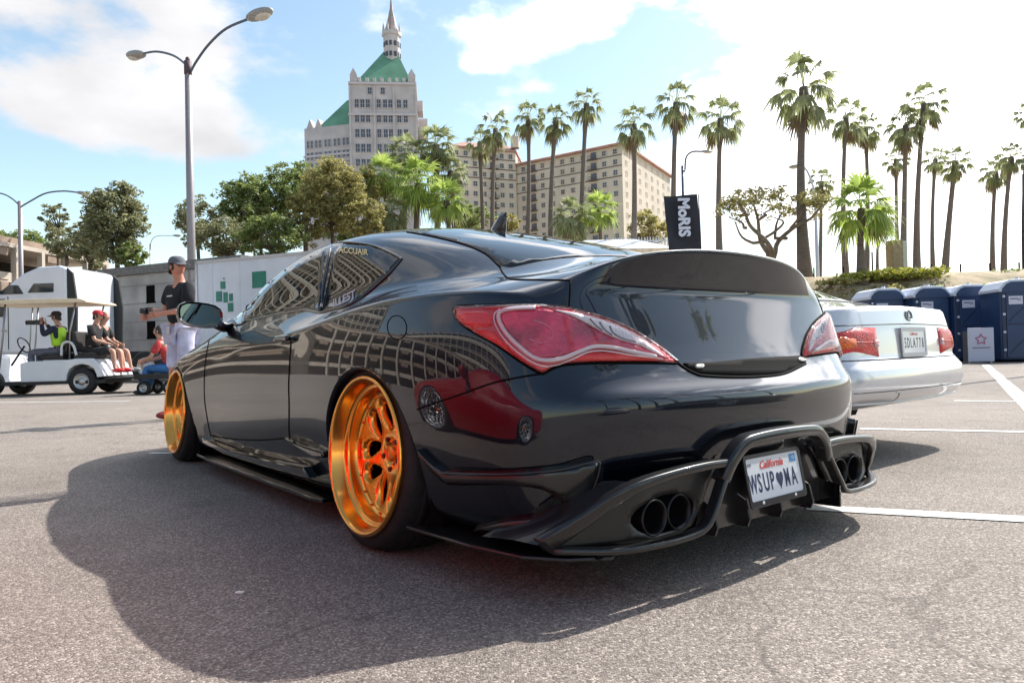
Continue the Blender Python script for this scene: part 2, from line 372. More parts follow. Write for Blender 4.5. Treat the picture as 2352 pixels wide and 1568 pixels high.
def crease_row(keys, c):
    ids = [cidx[k] for k in keys]
    for a, b in zip(ids, ids[1:]): cre.append((a, b, c))
crease_row([('s', i, 6) for i in range(8, len(ST))], .60)
crease_row([('s', i, 6) for i in range(3, 9)], .25)
crease_row([('s', len(ST) - 1, 7)] + [('f', k, 7) for k in range(6)], .85)
crease_row([('f', k, 6) for k in range(6)], .6)
crease_row([('s', len(ST) - 1, 4)] + [('f', k, 4) for k in range(6)], .25)
# the same creases on the right half
pos = {tuple(round(c, 5) for c in p): i for i, p in enumerate(cv)}
cre += [(pos[(round(cv[a].x, 5), round(-cv[a].y, 5), round(cv[a].z, 5))], pos[(round(cv[b].x, 5), round(-cv[b].y, 5), round(cv[b].z, 5))], c) for a, b, c in cre]
body_me = subdivided(cv, cf, 4, cre)
ARCH = [(0, .265, .365), (2.82, .265, .365)]
BV = [v.co.copy() for v in body_me.vertices]; BF = [tuple(p.vertices) for p in body_me.polygons]
BVH = BVHTree.FromPolygons(BV, BF)
def cut_arches(V, F, arches, ymin=.55):
    V = [v.copy() for v in V]
    def near(v):
        for cx, cz, r in arches:
            d = math.hypot(v.x - cx, v.z - cz)
            if abs(v.y) > ymin and d < r: return (cx, cz, r)
        return None
    ins = [near(v) for v in V]; keep = [f for f in F if not all(ins[i] for i in f)]
    used = set(i for f in keep for i in f)
    for i in used:
        if ins[i]:
            cx, cz, r = ins[i]; d = Vector((V[i].x - cx, V[i].z - cz)); d = d / max(d.length, 1e-6) * r
            V[i].x = cx + d.x; V[i].z = cz + d.y
    return V, keep, ins
def submesh(name, V, F, m, parent, thick=0, label=None):
    used = {}; vs = []; fs = []
    for f in F:
        q = []
        for i in f:
            if i not in used: used[i] = len(vs); vs.append(tuple(V[i]))
            q.append(used[i])
        fs.append(q)
    me = bpy.data.meshes.new(name); me.from_pydata(vs, [], fs); me.update()
    me.polygons.foreach_set('use_smooth', [True] * len(fs)); me.materials.append(m)
    o = bpy.data.objects.new(name, me); C.objects.link(o); o.parent = parent
    if thick: md = o.modifiers.new('t', 'SOLIDIFY'); md.thickness = thick; md.offset = -1
    if label: o['label'] = label
    return o
V2, F2, INS = cut_arches(BV, BF, ARCH)
def surf(p, d):
    h = BVH.ray_cast(p, d)
    return (h[0], h[1] if h[1].dot(d) < 0 else -h[1]) if h[0] is not None else (None, None)
def on_px(px, py):
    return surf(EYE_C, ray_c(px, py))
def line_px(pts, off=0, n=6, smooth=True):
    P = smooth_line([(x, y, 0) for x, y in pts], n) if smooth else [Vector((x, y, 0)) for x, y in pts]
    out = []
    for p in P:
        h, nn = on_px(p.x, p.y)
        if h is not None: out.append(h + nn * off)
    return out
def proj_line(pts, axis, off=0, n=6):      # pts in the side (x,z) or rear (y,z) view
    out = []
    for p in smooth_line([(a, b, 0) for a, b in pts], n):
        if axis == 'y': h, nn = surf(Vector((p.x, 3, p.y)), Vector((0, -1, 0)))
        elif axis == 'x': h, nn = surf(Vector((-4, p.x, p.y)), Vector((1, 0, 0)))
        else: h, nn = surf(Vector((p.x, p.y, 3)), Vector((0, 0, -1)))
        if h is not None: out.append(h + nn * off)
    return out
def patch(name, m, outline, caster, parent, step, off=.003, rise=0, rise_w=1, skirt=.01, mirror=True, holes=(), label=None):
    """a sheet with a rim that lies on the body; outline is a closed 2-D polygon, caster maps 2-D to the body"""
    P = [Vector((p[0], p[1])) for p in outline]
    xs = [p.x for p in P]; ys = [p.y for p in P]
    pts = list(P); nb = len(P)
    x = min(xs) + step * .37
    while x < max(xs):
        y = min(ys) + step * .29
        while y < max(ys):
            if in_poly(x, y, P) and seg_dist(x, y, P) > step * .45: pts.append(Vector((x, y)))
            y += step
        x += step
    ed = [(i, (i + 1) % nb) for i in range(nb)]
    r = delaunay_2d_cdt(pts, ed, [], 1, 1e-6)
    v3 = []; ok = []
    for p in r[0]:
        h, nn = caster(p.x, p.y)
        if h is None: v3.append(Vector((0, 0, 0))); ok.append(False); continue
        d = seg_dist(p.x, p.y, P) if rise else 0
        k = min(1, d / rise_w) if rise else 0
        v3.append(h + nn * (off + rise * math.sin(k * math.pi / 2))); ok.append(True)
    tris = [t for t in r[2] if all(ok[i] for i in t)]
    # keep the largest connected piece only
    par = list(range(len(r[0])))
    def fnd(a):
        while par[a] != a: par[a] = par[par[a]]; a = par[a]
        return a
    for t in tris:
        a = fnd(t[0]); par[fnd(t[1])] = a; par[fnd(t[2])] = a
    cn = {}
    for t in tris: cn[fnd(t[0])] = cn.get(fnd(t[0]), 0) + 1
    if cn: big = max(cn, key=cn.get); tris = [t for t in tris if fnd(t[0]) == big]
    # skirt
    cnt = {}
    for t in tris:
        for a, b in ((t[0], t[1]), (t[1], t[2]), (t[2], t[0])): cnt[(a, b)] = 1
    bd = [(a, b) for (a, b) in cnt if (b, a) not in cnt]
    low = {}
    for a, b in bd:
        for q in (a, b):
            if q not in low:
                h, nn = caster(r[0][q].x, r[0][q].y); low[q] = len(v3); v3.append((h if h is not None else v3[q]) - (nn * skirt if nn is not None else Vector((0, 0, 0))))
    fs = [tuple(t) for t in tris] + [(b, a, low[a], low[b]) for a, b in bd]
    obs = []
    for sgn in ((1, -1) if mirror else (1,)):
        mb = MB(); mb.add([Vector((p.x, p.y * sgn, p.z)) for p in v3], fs, True)
        mb.sm = [True] * len(tris) + [False] * len(bd)
        obs.append(mb.build(name, m, parent, label=label))
    return obs
def strip(name, m, pts, r, parent, mirror=True, closed=False, n=6):
    out = []
    for sgn in ((1, -1) if mirror else (1,)):
        out.append(MB().tube([Vector((p.x, p.y * sgn, p.z)) for p in pts], r, n, closed=closed).build(name, m, parent))
    return out
car = thing('black_coupe', 'low black sports coupe with deep orange wheels and rear spoiler, seen from behind', 'car', CAR0, CAR_RZ)
def classify(c):
    x, y, z = c; a = abs(y)
    if z > .89 and x < 2.2 and x > -.45 and a < .78 and not (x < .0 and z < .93): return 'roof'
    if x < -.30 and a < .52 and z > .575 and x > -.9 and (z > .86 or x < -.6): return 'trunk_lid'
    if x < -.47 and z < .60: return 'rear_bumper'
    if x > 3.1 and z < .66: return 'front_bumper'
    if x > 2.2 and a < .74 and z > .70 or (x > 3.1 and z > .66): return 'hood'
    if .69 < x < 2.03 and z > .215 and z < .9 and a > .6: return 'door' if y > 0 else 'door_r'
    if z < .215 and .35 < x < 2.47: return 'side_skirt'
    if x > 2.0: return 'front_fender' if y > 0 else 'front_fender_r'
    return 'rear_fender' if y > 0 else 'rear_fender_r'
def car_panels(parent, m):
    grp = {}
    for f in F2:
        c = sum((V2[i] for i in f), Vector()) / len(f); grp.setdefault(classify(c), []).append(f)
    for k, fs in grp.items(): submesh(k.replace('_r', '') if k.endswith('_r') else k, V2, fs, m, parent)
car_panels(car, M_paint)
# arch lips and wells
def arch_parts(parent, arches, body_ray, m, mw, depth=.32):
    for cx, cz, r in arches:
        for s in (1, -1):
            lip = MB(); vs = []; fs = []; n = 40; k = 0
            for i in range(n + 1):
                a = math.pi * (-.16 + 1.32 * i / n); x = cx + r * math.cos(a); z = cz + r * math.sin(a)
                h = body_ray(Vector((x, 3, z + (.002))), Vector((0, -1, 0)))[0]
                y = h.y if h is not None and h.y > .5 else .86
                for q, (dr, dy) in enumerate([(.002, .001), (-.004, -.002), (-.008, -.02), (-.004, -.05)]):
                    vs.append((cx + (r + dr) * math.cos(a), (y + dy) * s, cz + (r + dr) * math.sin(a)))
            for i in range(n):
                for q in range(3): fs.append((i * 4 + q, i * 4 + 4 + q, i * 4 + 5 + q, i * 4 + 1 + q))
            lip.add(vs, fs, True).build('arch_lip', m, parent)
            wl = MB(); prof = []; vs = []; fs = []
            for i in range(n + 1):
                a = math.pi * (-.14 + 1.28 * i / n)
                for y, rr in ((.89, r + .012), (.86, r + .05), (.60, r + .05)): vs.append((cx + rr * math.cos(a), y * s, cz + rr * math.sin(a)))
                vs.append((cx, .60 * s, cz))
            for i in range(n):
                for q in range(3): fs.append((i * 4 + q, i * 4 + 4 + q, i * 4 + 5 + q, i * 4 + 1 + q))
            wl.add(vs, fs, False).build('wheel_well', mw, parent)
arch_parts(car, ARCH, surf, M_paint, M_gap)
MB().b2((-.80, -.60, .13), (3.5, .60, .30)).b2((.42, -.80, .13), (2.40, .80, .28)).build('underbody', M_gap, car)
# ---------------- wheels
def rim_mat():
    m = bpy.data.materials.new('orange_anodised'); m.use_nodes = True; nt = m.node_tree; b = nt.nodes['Principled BSDF']
    b.inputs['Metallic'].default_value = 1; b.inputs['Roughness'].default_value = .17; b.inputs['Base Color'].default_value = (.98, .41, .065, 1)
    b.inputs['Coat Weight'].default_value = .6; b.inputs['Coat Roughness'].default_value = .05
    return m
M_rim = rim_mat()
M_rimd = mat('orange_anodised_dull', (.85, .24, .035), .34, 1, .3)
M_bolt = mat('dark_red_bolt', (.12, .012, .008), .35, .6)
def wheel_tree(parent, loc, side, camber, rr=.268, tr=.328):
    """wheel axis along +y (outboard) of its own frame"""
    Mx = Matrix.Rotation(R(-90), 4, 'X')        # Z -> +Y
    hub = MB()
    w = bpy.data.objects.new('wheel', None); C.objects.link(w); w.parent = parent; w.location = loc
    w.rotation_euler = (R(camber) * 1, 0, 0 if side > 0 else math.pi)
    if side < 0: w.rotation_euler = (R(camber), 0, math.pi)
    ty = MB(); o = .0
    prof = [(rr - .012, -.285), (rr + .012, -.287), (rr + .045, -.280), (tr - .010, -.262), (tr, -.235), (tr, -.15), (tr, -.07), (tr - .010, -.040), (rr + .045, -.022), (rr + .015, -.012), (rr - .004, -.014)]
    ty.lathe(prof, 64, Mx)
    for yy in (-.21, -.17, -.12, -.08):      # tread grooves as dark proud bands between ribs
        ty.lathe([(tr + .0005, yy - .014), (tr + .004, yy - .012), (tr + .004, yy + .012), (tr + .0005, yy + .014)], 64, Mx)
    ty.build('tyre', M_rubber, w)
    rim = MB()
    rim.lathe([(rr + .006, -.016), (rr + .009, -.004), (rr + .006, .004), (rr - .002, .006), (rr - .008, .002), (rr - .012, -.006), (rr - .017, -.045), (rr - .020, -.052),
               (rr - .026, -.054), (rr - .034, -.052), (rr - .037, -.056), (rr - .039, -.064), (rr - .042, -.088), (rr - .046, -.094), (rr - .06, -.096)], 96, Mx)
    rim.lathe([(rr - .06, -.16), (rr - .05, -.27), (rr - .005, -.286)], 64, Mx)
    rim.build('rim', M_rim, w)
    # face disc with ten slots
    r0 = rr - .044; holes = []
    for k in range(5):
        a0 = 2 * math.pi * k / 5 + .25
        for da, rc, ln, wd, tilt in ((-.30, .140, .060, .028, .38), (.31, .146, .056, .028, -.34)):
            a = a0 + da; c = Vector((math.cos(a), math.sin(a))) * rc; u = Vector((math.cos(a + tilt), math.sin(a + tilt))); v_ = Vector((-u.y, u.x)); H = []
            for q in range(14):
                t = 2 * math.pi * q / 14; sx = math.cos(t); k2 = 1.0 if sx > 0 else .95
                H.append(c + u * (sx * ln * k2) + v_ * (math.sin(t) * wd * (1 + .35 * sx)))
            holes.append(H)
    outer = [Vector((math.cos(2 * math.pi * i / 80), math.sin(2 * math.pi * i / 80))) * r0 for i in range(80)]
    pts = list(outer); ed = [(i, (i + 1) % 80) for i in range(80)]
    for H in holes:
        s0 = len(pts); pts += H; ed += [(s0 + i, s0 + (i + 1) % len(H)) for i in range(len(H))]
    st = .014; x = -r0
    while x < r0:
        y = -r0
        while y < r0:
            if math.hypot(x, y) < r0 - .008 and not any(in_poly(x, y, H) or seg_dist(x, y, H) < .006 for H in holes): pts.append(Vector((x, y)))
            y += st
        x += st
    rs = delaunay_2d_cdt(pts, ed, [], 1, 1e-7)
    def zf(p):
        r_ = p.length; return -.094 - .040 * (1 - (r_ / r0)) ** 1.0 + .012 * math.exp(-((r_ - .06) / .03) ** 2) - (.012 if r_ < .034 else 0)
    tri = []
    for t in rs[2]:
        c = (rs[0][t[0]] + rs[0][t[1]] + rs[0][t[2]]) / 3
        if not any(in_poly(c.x, c.y, H) for H in holes): tri.append(t)
    face = MB(); vv = [Mx @ Vector((p.x, p.y, zf(p))) for p in rs[0]]
    # dish the slot edges
    for i, p in enumerate(rs[0]):
        for H in holes:
            if seg_dist(p.x, p.y, H) < .0015: vv[i] = Mx @ Vector((p.x, p.y, zf(p) - .004)); break
    nb = len(vv); back = [v_ + (Mx.to_3x3() @ Vector((0, 0, -.03))) for v_ in vv]
    cnt = {}
    for t in tri:
        for a, b in ((t[0], t[1]), (t[1], t[2]), (t[2], t[0])): cnt[(a, b)] = 1
    bd = [(a, b) for (a, b) in cnt if (b, a) not in cnt]
    face.add(vv + back, [tuple(t) for t in tri] + [(b, a, a + nb, b + nb) for a, b in bd], True)
    face.build('wheel_face', M_rim, w)
    MB().lathe([(0, -.106), (.026, -.106), (.030, -.110), (.031, -.14)], 24, Mx).build('centre_cap', M_rimd, w)
    for k in range(5):
        a = 2 * math.pi * k / 5 + .25; MB().lathe([(0, -.108), (.009, -.108), (.0105, -.111), (.0105, -.14)], 6, Matrix.Translation(Mx @ Vector((math.cos(a) * .056, math.sin(a) * .056, 0))) @ Mx, False).build('lug_nut', M_bolt, w)
    bo = MB()
    for k in range(20):
        a = 2 * math.pi * (k + .5) / 20; bo.lathe([(0, -.088), (.0040, -.088), (.0045, -.098)], 6, Matrix.Translation(Mx @ Vector((math.cos(a) * (r0 - .008), math.sin(a) * (r0 - .008), 0))) @ Mx, False)
    bo.build('rim_bolts', M_rimd, w, kind='stuff')
    MB().lathe([(0, -.20), (.165, -.20), (.165, -.215), (0, -.215)], 40, Mx).build('brake_disc', mat('brake_disc', (.06, .055, .05), .5, .8), w)
    MB().lathe([(.0, -.225), (rr - .03, -.225), (rr - .03, -.24)], 40, Mx).build('wheel_shadow_panel', M_gap, w) if False else None
    return w
WH = wheel_tree(car, (0, .935, .328), 1, 3.5)
def dup_wheel(loc, side, camber, parent):
    c = copy_tree(WH, parent); c.location = loc; c.rotation_euler = (R(camber), 0, 0 if side > 0 else math.pi); return c
dup_wheel((2.82, .925, .328), 1, 3, car); dup_wheel((0, -.935, .328), -1, 3.5, car); dup_wheel((2.82, -.925, .328), -1, 3, car)
# ---------------- glass
DLO = [(556,739),(562,716),(578,683),(606,649),(649,610),(691,581),(733,565),(775,557),(817,558),(860,565),(902,583),(923,594.5),(906,615),(888,635),(845.6,672),(803,700),(761,712),(733,718),(705,712.6),(685,714),(620.6,725)]
def dense(P, n=5, corners=()):
    out = []; N = len(P)
    Pv = [Vector((a, b, 0)) for a, b in P]
    for i in range(N):
        p0, p1, p2, p3 = Pv[i - 1], Pv[i], Pv[(i + 1) % N], Pv[(i + 2) % N]
        if i in corners: p0 = p1 * 2 - p2
        if (i + 1) % N in corners: p3 = p2 * 2 - p1
        for k in range(n):
            t = k / n; q = .5 * ((2 * p1) + (p2 - p0) * t + (2 * p0 - 5 * p1 + 4 * p2 - p3) * t * t + (3 * p1 - p0 - 3 * p2 + p3) * t ** 3); out.append((q.x, q.y))
    return out
dlo = dense(DLO, 5, (0, 11))
DL = [p for p in dlo]; dv_ = lambda p: (p[0] - 762) * (716 - 557) - (p[1] - 557) * (735 - 762)
front = [p for p in DL if dv_(p) < 0]; back = [p for p in DL if dv_(p) >= 0]
def ordered(P, anchor):      # keep the loop order but start after the cut
    idx = [DL.index(p) for p in P]; n = len(DL); st = [i for i in idx if (i - 1) % n not in idx][0]; return [DL[(st + k) % n] for k in range(len(P))]
patch('door_window', M_glass, ordered(front, 0), on_px, car, 9, off=.0015)
patch('quarter_window', M_glass, ordered(back, 0), on_px, car, 9, off=.0015)
edge = [on_px(x, y) for x, y in dlo]
strip('window_trim', mat('window_trim', (.02, .02, .022), .18, .5, 1), [h + n * .002 for h, n in edge if h is not None], .0045, car, closed=True)
# ---------------- shut lines
GR = .0035
def gap(pts, r=GR, mirror=True, off=.0, n=6): return strip('shut_line', M_gap, line_px(pts, off, n), r, car, mirror)
gap([(481,779),(477,798),(471,840),(469,880),(470,919),(475,955),(482,991),(484,1000)])
gap([(668,776),(668,793),(665,840),(663,885),(664,930),(664,991),(666,1005)])
gap([(484,1000),(540,1008),(600,1010),(666,1005)])
gap([(1148.5,607.5),(1150,618),(1159,632),(1168,639),(1180,642),(1240,643),(1310,644)])           # rear glass corner to lid
gap([(1310,646),(1309,675),(1307,704)], .0028)
gap([(1552,830),(1575,847),(1597,858),(1617,863),(1680,866),(1744,865),(1800,858),(1850,835)], .005, False)
gap([(1247,858),(1200,865),(1130,880),(1060,905),(1000,925),(958,940)], .0028)                       # bumper to fender
strip('side_glass_divider', M_gloss, line_px([(762,557),(754,600),(745,650),(735,716)], .002), .007, car)
# rear window, windscreen
def zcast(x, y):
    h, n = surf(Vector((x, y, 3)), Vector((0, 0, -1))); return h, n
rw = dense([(.40,.0),(.40,.25),(.38,.44),(.28,.495),(.02,.520),(-.22,.548),(-.38,.590),(-.435,.56),(-.47,.45),(-.515,.22),(-.53,0),(-.515,-.22),(-.47,-.45),(-.435,-.56),(-.38,-.590),(-.22,-.548),(.02,-.520),(.28,-.495),(.38,-.44),(.40,-.25)], 4)
patch('rear_window', M_glass, rw, zcast, car, .035, off=.0015, mirror=False)
ws = dense([(1.42,0),(1.43,.28),(1.50,.52),(1.85,.60),(2.12,.655),(2.27,.68),(2.40,.45),(2.50,0),(2.40,-.45),(2.27,-.68),(2.12,-.655),(1.85,-.60),(1.50,-.52),(1.43,-.28)], 4)
patch('windscreen', M_glass, ws, zcast, car, .05, off=.0015, mirror=False)
for pl in ([(.42,.50),(.0,.525),(-.22,.553),(-.38,.60)],):
    strip('window_seal', M_gap, [h + n * .0012 for h, n in (zcast(p.x, p.y) for p in smooth_line([(a, b, 0) for a, b in pl], 8)) if h is not None], .0035, car)
# fin antenna
fm = MB(); fv = []
for t, wd in ((0, .021), (.25, .022), (.55, .014), (.8, .008), (1, .003)):
    z = 1.236 + .088 * t; x0 = .50 - .085 * t ** 1.3; x1 = .372 - .012 * t
    for q in range(10):
        a = 2 * math.pi * q / 10; cxm, ln = (x0 + x1) / 2, (x0 - x1) / 2
        fv.append((cxm + ln * math.cos(a), wd * math.sin(a), z))
fm.add(fv, [(i * 10 + q, i * 10 + (q + 1) % 10, i * 10 + 10 + (q + 1) % 10, i * 10 + 10 + q) for i in range(4) for q in range(10)] + [tuple(range(40, 50))], True).build('fin_antenna', M_paint, car)
# ---------------- tail lamps
M_lr = mat('lamp_dark_red', (.60, .006, .012), .18, 0, 1, bump=.15, bscale=160)
M_lbr = mat('lamp_bright_red', (1.0, .03, .03), .25, 0, 1, bump=.5, bscale=140, stretch=(1, 1, 4))
M_lpk = mat('lamp_rose_lens', (.88, .045, .12), .16, 0, 1, var=.6, vscale=14, bump=.3, bscale=60)
M_lwh = mat('lamp_clear_lens', (.95, .96, 1.0), .2, .0, 1, var=.35, vscale=60, stretch=(1, 6, .6))
M_lch = mat('lamp_chrome', (1.0, .93, .95), .3, 0, 1)
LAMP = [(1043,717),(1050,704),(1080,702),(1110,701),(1192,700),(1247,701),(1301,706),(1356,719.6),(1411,738.7),(1465.7,766),(1506.7,793.4),(1532,812),(1556,833),(1520,833.5),(1465,833),(1411,833),(1350,834),(1301.6,837.5),(1275,844),(1259,852),(1247,858),(1230,852),(1192,829),(1137.6,791),(1083,760.6),(1055,740)]
lamp = dense(LAMP, 3, (0, 12, 20))
def off_px(pts, o): return [h + n * o for h, n in (on_px(x, y) for x, y in pts) if h is not None]
lamps = patch('tail_lamp', M_lr, lamp, on_px, car, 9, off=.003, rise=.004, rise_w=12)
def lamp_patch(name, m, pts, o, rise=0, step=8, corners=()):
    a = patch(name, m, dense(pts, 3, corners), on_px, lamps[0], step, off=o, rise=rise, rise_w=10, mirror=False, skirt=.001)[0]
    b = MB(); b.v = [(v.co.x, -v.co.y, v.co.z) for v in a.data.vertices]; b.f = [tuple(p.vertices) for p in a.data.polygons]; b.sm = [True] * len(b.f)
    b.build(name, m, lamps[1])
def lamp_line(name, m, pts, r, o, closed=False):
    P = off_px([(p.x, p.y) for p in smooth_line([(a, b, 0) for a, b in pts], 6, closed)], o)
    for s, pr in ((1, lamps[0]), (-1, lamps[1])): MB().tube([Vector((p.x, p.y * s, p.z)) for p in P], r, 6, closed=closed).build(name, m, pr)
lamp_patch('red_reflector', M_lbr, [(1052,724),(1072,717),(1110,716),(1128,722),(1136,740),(1125,752),(1085,750),(1062,738)], .0085)
lamp_patch('red_reflector', M_lbr, [(1088,758),(1130,758),(1150,775),(1168,800),(1190,824),(1150,796),(1112,775)], .0085)
lamp_patch('red_reflector', M_lbr, [(1318,826),(1350,813),(1395,811),(1440,817),(1500,824),(1515,829),(1465,830.5),(1411,830.5),(1350,831)], .0085)
lamp_patch('red_reflector', M_lbr, [(1112,706.5),(1192,705),(1240,706),(1225,710),(1180,710),(1130,712)], .0085)
lamp_patch('rose_lens', M_lpk, [(1150,722),(1175,712),(1230,711),(1270,716),(1310,728),(1345,745),(1385,768),(1420,782),(1460,793),(1500,812),(1530,824),(1490,816),(1440,805),(1395,795),(1355,797),(1320,808),(1280,821),(1240,824),(1205,805),(1172,770),(1155,742)], .0095)
lamp_patch('clear_lens', M_lwh, [(1270,714),(1310,719),(1356,730),(1411,749),(1460,775),(1500,803),(1522,822),(1500,813),(1462,795),(1420,783),(1385,768),(1345,746),(1310,728)], .0105)
lamp_line('clear_rib', mat('lamp_rib', (.25, .26, .33), .2, .4, 1), [(1395,752),(1404,768),(1425,780),(1455,788)], .0025, .012)
lamp_line('clear_rib', mat('lamp_rib', (.25, .26, .33), .2, .4, 1), [(1372,742),(1384,760),(1400,772)], .0022, .012)
lamp_line('clear_rib', mat('lamp_rib', (.25, .26, .33), .2, .4, 1), [(1350,734),(1362,748),(1378,762)], .0022, .012)
lamp_line('chrome_loop', M_lch, [(1500,822),(1450,812),(1411,803),(1380,799),(1355,800),(1325,811),(1290,825),(1255,830),(1228,824),(1200,803),(1170,772),(1153,744),(1150,725),(1160,716),(1190,711),(1230,710)], [.0068] * 91, .012)
lamp_line('chrome_loop', M_lch, [(1517,827),(1450,819),(1411,812),(1375,808),(1345,812),(1310,828),(1270,842),(1240,841),(1205,822),(1165,785),(1142,748),(1140,724),(1152,712)], .0022, .010)
lamp_line('lamp_filament', mat('lamp_dot', (.9, .3, .5), .3, 0, 1), [(1222,738),(1250,748),(1268,764),(1262,782),(1240,790),(1215,780)], .0016, .0115)
lamp_line('lamp_gasket', M_gap, [(x, y) for x, y in lamp[::3]], .0035, .002, True)
# clear outer lens with its own thickness
def lens_mat():
    m = bpy.data.materials.new('clear_cover'); m.use_nodes = True; nt = m.node_tree; nt.nodes.clear()
    o = nd(nt, 'ShaderNodeOutputMaterial'); g = nd(nt, 'ShaderNodeBsdfGlossy'); g.inputs['Roughness'].default_value = .02; t = nd(nt, 'ShaderNodeBsdfTransparent'); t.inputs[0].default_value = (.98, .90, .91, 1)
    fr = nd(nt, 'ShaderNodeFresnel'); fr.inputs[0].default_value = 1.32; mx = nd(nt, 'ShaderNodeMixShader')
    nt.links.new(mth(nt, 'MULTIPLY', fr.outputs[0], .9), mx.inputs[0]); nt.links.new(t.outputs[0], mx.inputs[1]); nt.links.new(g.outputs[0], mx.inputs[2]); nt.links.new(mx.outputs[0], o.inputs[0]); return m
M_cover = lens_mat()
lamp_patch('lamp_cover', M_cover, [((x - 1270) * .985 + 1270, (y - 775) * .97 + 775) for x, y in LAMP], .013, .006, 10, (0, 12, 20))
fl = [(912 + 22 * math.cos(t) - 3 * math.sin(t), 752 + 27 * math.sin(t) + 5 * math.cos(t)) for t in [2 * math.pi * i / 28 for i in range(28)]]
# ---------------- handle recess below the lid, its shade laid on as a black sheet
M_can0 = mat('handle_black', (.008, .008, .009), .3, 0, .3)
rec = [(1568,834),(1617,833),(1660,829.5),(1715,824),(1790,819),(1852,816),(1850,832),(1825,848),(1800,856),(1744,862),(1680,863),(1617,860),(1597,855),(1580,847)]
MB().tube([h + n * .0005 for h, n in (on_px(x, y) for x, y in fl) if h is not None], .0016, 5, closed=True).build('fuel_flap_gap', M_gap, car)
patch('lid_recess_shade', M_gap, dense(rec, 3, (0, 5)), on_px, car, 10, off=.002, mirror=False)
for x0, y0 in ((1605, 838), (1842, 822)): patch('lid_light', mat('lens_grey', (.35, .33, .3), .2, .3, 1), dense([(x0 - 9, y0), (x0 + 9, y0 - 1), (x0 + 8, y0 + 8), (x0 - 8, y0 + 8)], 3), on_px, car, 5, off=.005, mirror=False)
# lid face crease where the spoiler face starts
# ---------------- carbon diffuser
def carbon():
    m = bpy.data.materials.new('carbon_weave'); m.use_nodes = True; nt = m.node_tree; b = nt.nodes['Principled BSDF']
    tc = nd(nt, 'ShaderNodeTexCoord'); ck = nd(nt, 'ShaderNodeTexChecker'); ck.inputs['Scale'].default_value = 240; nt.links.new(tc.outputs['Object'], ck.inputs[0]); ck.inputs[1].default_value = (.008, .008, .009, 1); ck.inputs[2].default_value = (.022, .020, .020, 1)
    nt.links.new(ck.outputs[0], b.inputs['Base Color']); b.inputs['Roughness'].default_value = .30; b.inputs['Specular IOR Level'].default_value = .25; b.inputs['Coat Weight'].default_value = .7; b.inputs['Coat Roughness'].default_value = .05; b.inputs['Coat IOR'].default_value = 1.5; return m
M_carb = carbon()
def ribbon(name, path, half_w, depth, m, parent, mirror=True, n=6, closed=False):
    """rounded band following a 3-D path: seen from behind it is 2*half_w wide, and 'depth' deep forwards"""
    P = smooth_line(path, n, closed); N = len(P)
    prof = [(1, -1), (1, .35), (.90, .66), (.72, .78), (0, .84), (-.72, .78), (-.90, .66), (-1, .35), (-1, -1)]
    outs = []
    for s in ((1, -1) if mirror else (1,)):
        vs = []; fs = []
        for i, p in enumerate(P):
            a = P[max(0, i - 1)]; b = P[min(N - 1, i + 1)]; t = (b - a); t2 = Vector((0, t.y, t.z)); t2 = t2.normalized() if t2.length > 1e-6 else Vector((0, 1, 0)); nn = Vector((0, -t2.z, t2.y))
            hw = half_w(i / (N - 1)) if callable(half_w) else half_w
            for u, v in prof:
                q = p + nn * hw * u + Vector((-v * depth, 0, 0)); vs.append(Vector((q.x, q.y * s, q.z)))
        k = len(prof)
        for i in range(N - 1):
            for q in range(k - 1): fs.append((i * k + q, i * k + k + q, i * k + k + q + 1, i * k + q + 1))
        fs += [tuple(range(k)), tuple((N - 1) * k + q for q in range(k))]
        outs.append(MB().add(vs, fs, True).build(name, m, parent, bevel=0))
    return outs
dif = bpy.data.objects.new('rear_diffuser', None); C.objects.link(dif); dif.parent = car
# centre hoop
ribbon('diffuser_hoop', [(-1.005,.290,.285),(-1.015,.258,.342),(-1.020,.205,.383),(-1.022,.14,.394),(-1.025,0,.398),(-1.022,-.14,.394),(-1.020,-.205,.383),(-1.015,-.258,.342),(-1.005,-.290,.285)], .019, .024, M_carb, dif, False)
# side hoops running out and down round the exhaust
ribbon('diffuser_wing', [(-1.010,.245,.334),(-1.008,.36,.338),(-1.002,.50,.332),(-.992,.62,.316),(-.965,.70,.284),(-.932,.755,.244),(-.897,.81,.205),(-.862,.85,.172)], lambda t: .012 + .020 * max(0, t - .3), .018, M_carb, dif)
ribbon('diffuser_strut', [(-1.010,.262,.330),(-1.012,.300,.277),(-1.015,.350,.205),(-1.012,.385,.168),(-1.008,.44,.155),(-1.0,.56,.152),(-.965,.70,.153),(-.88,.83,.160)], .009, .018, M_carb, dif)
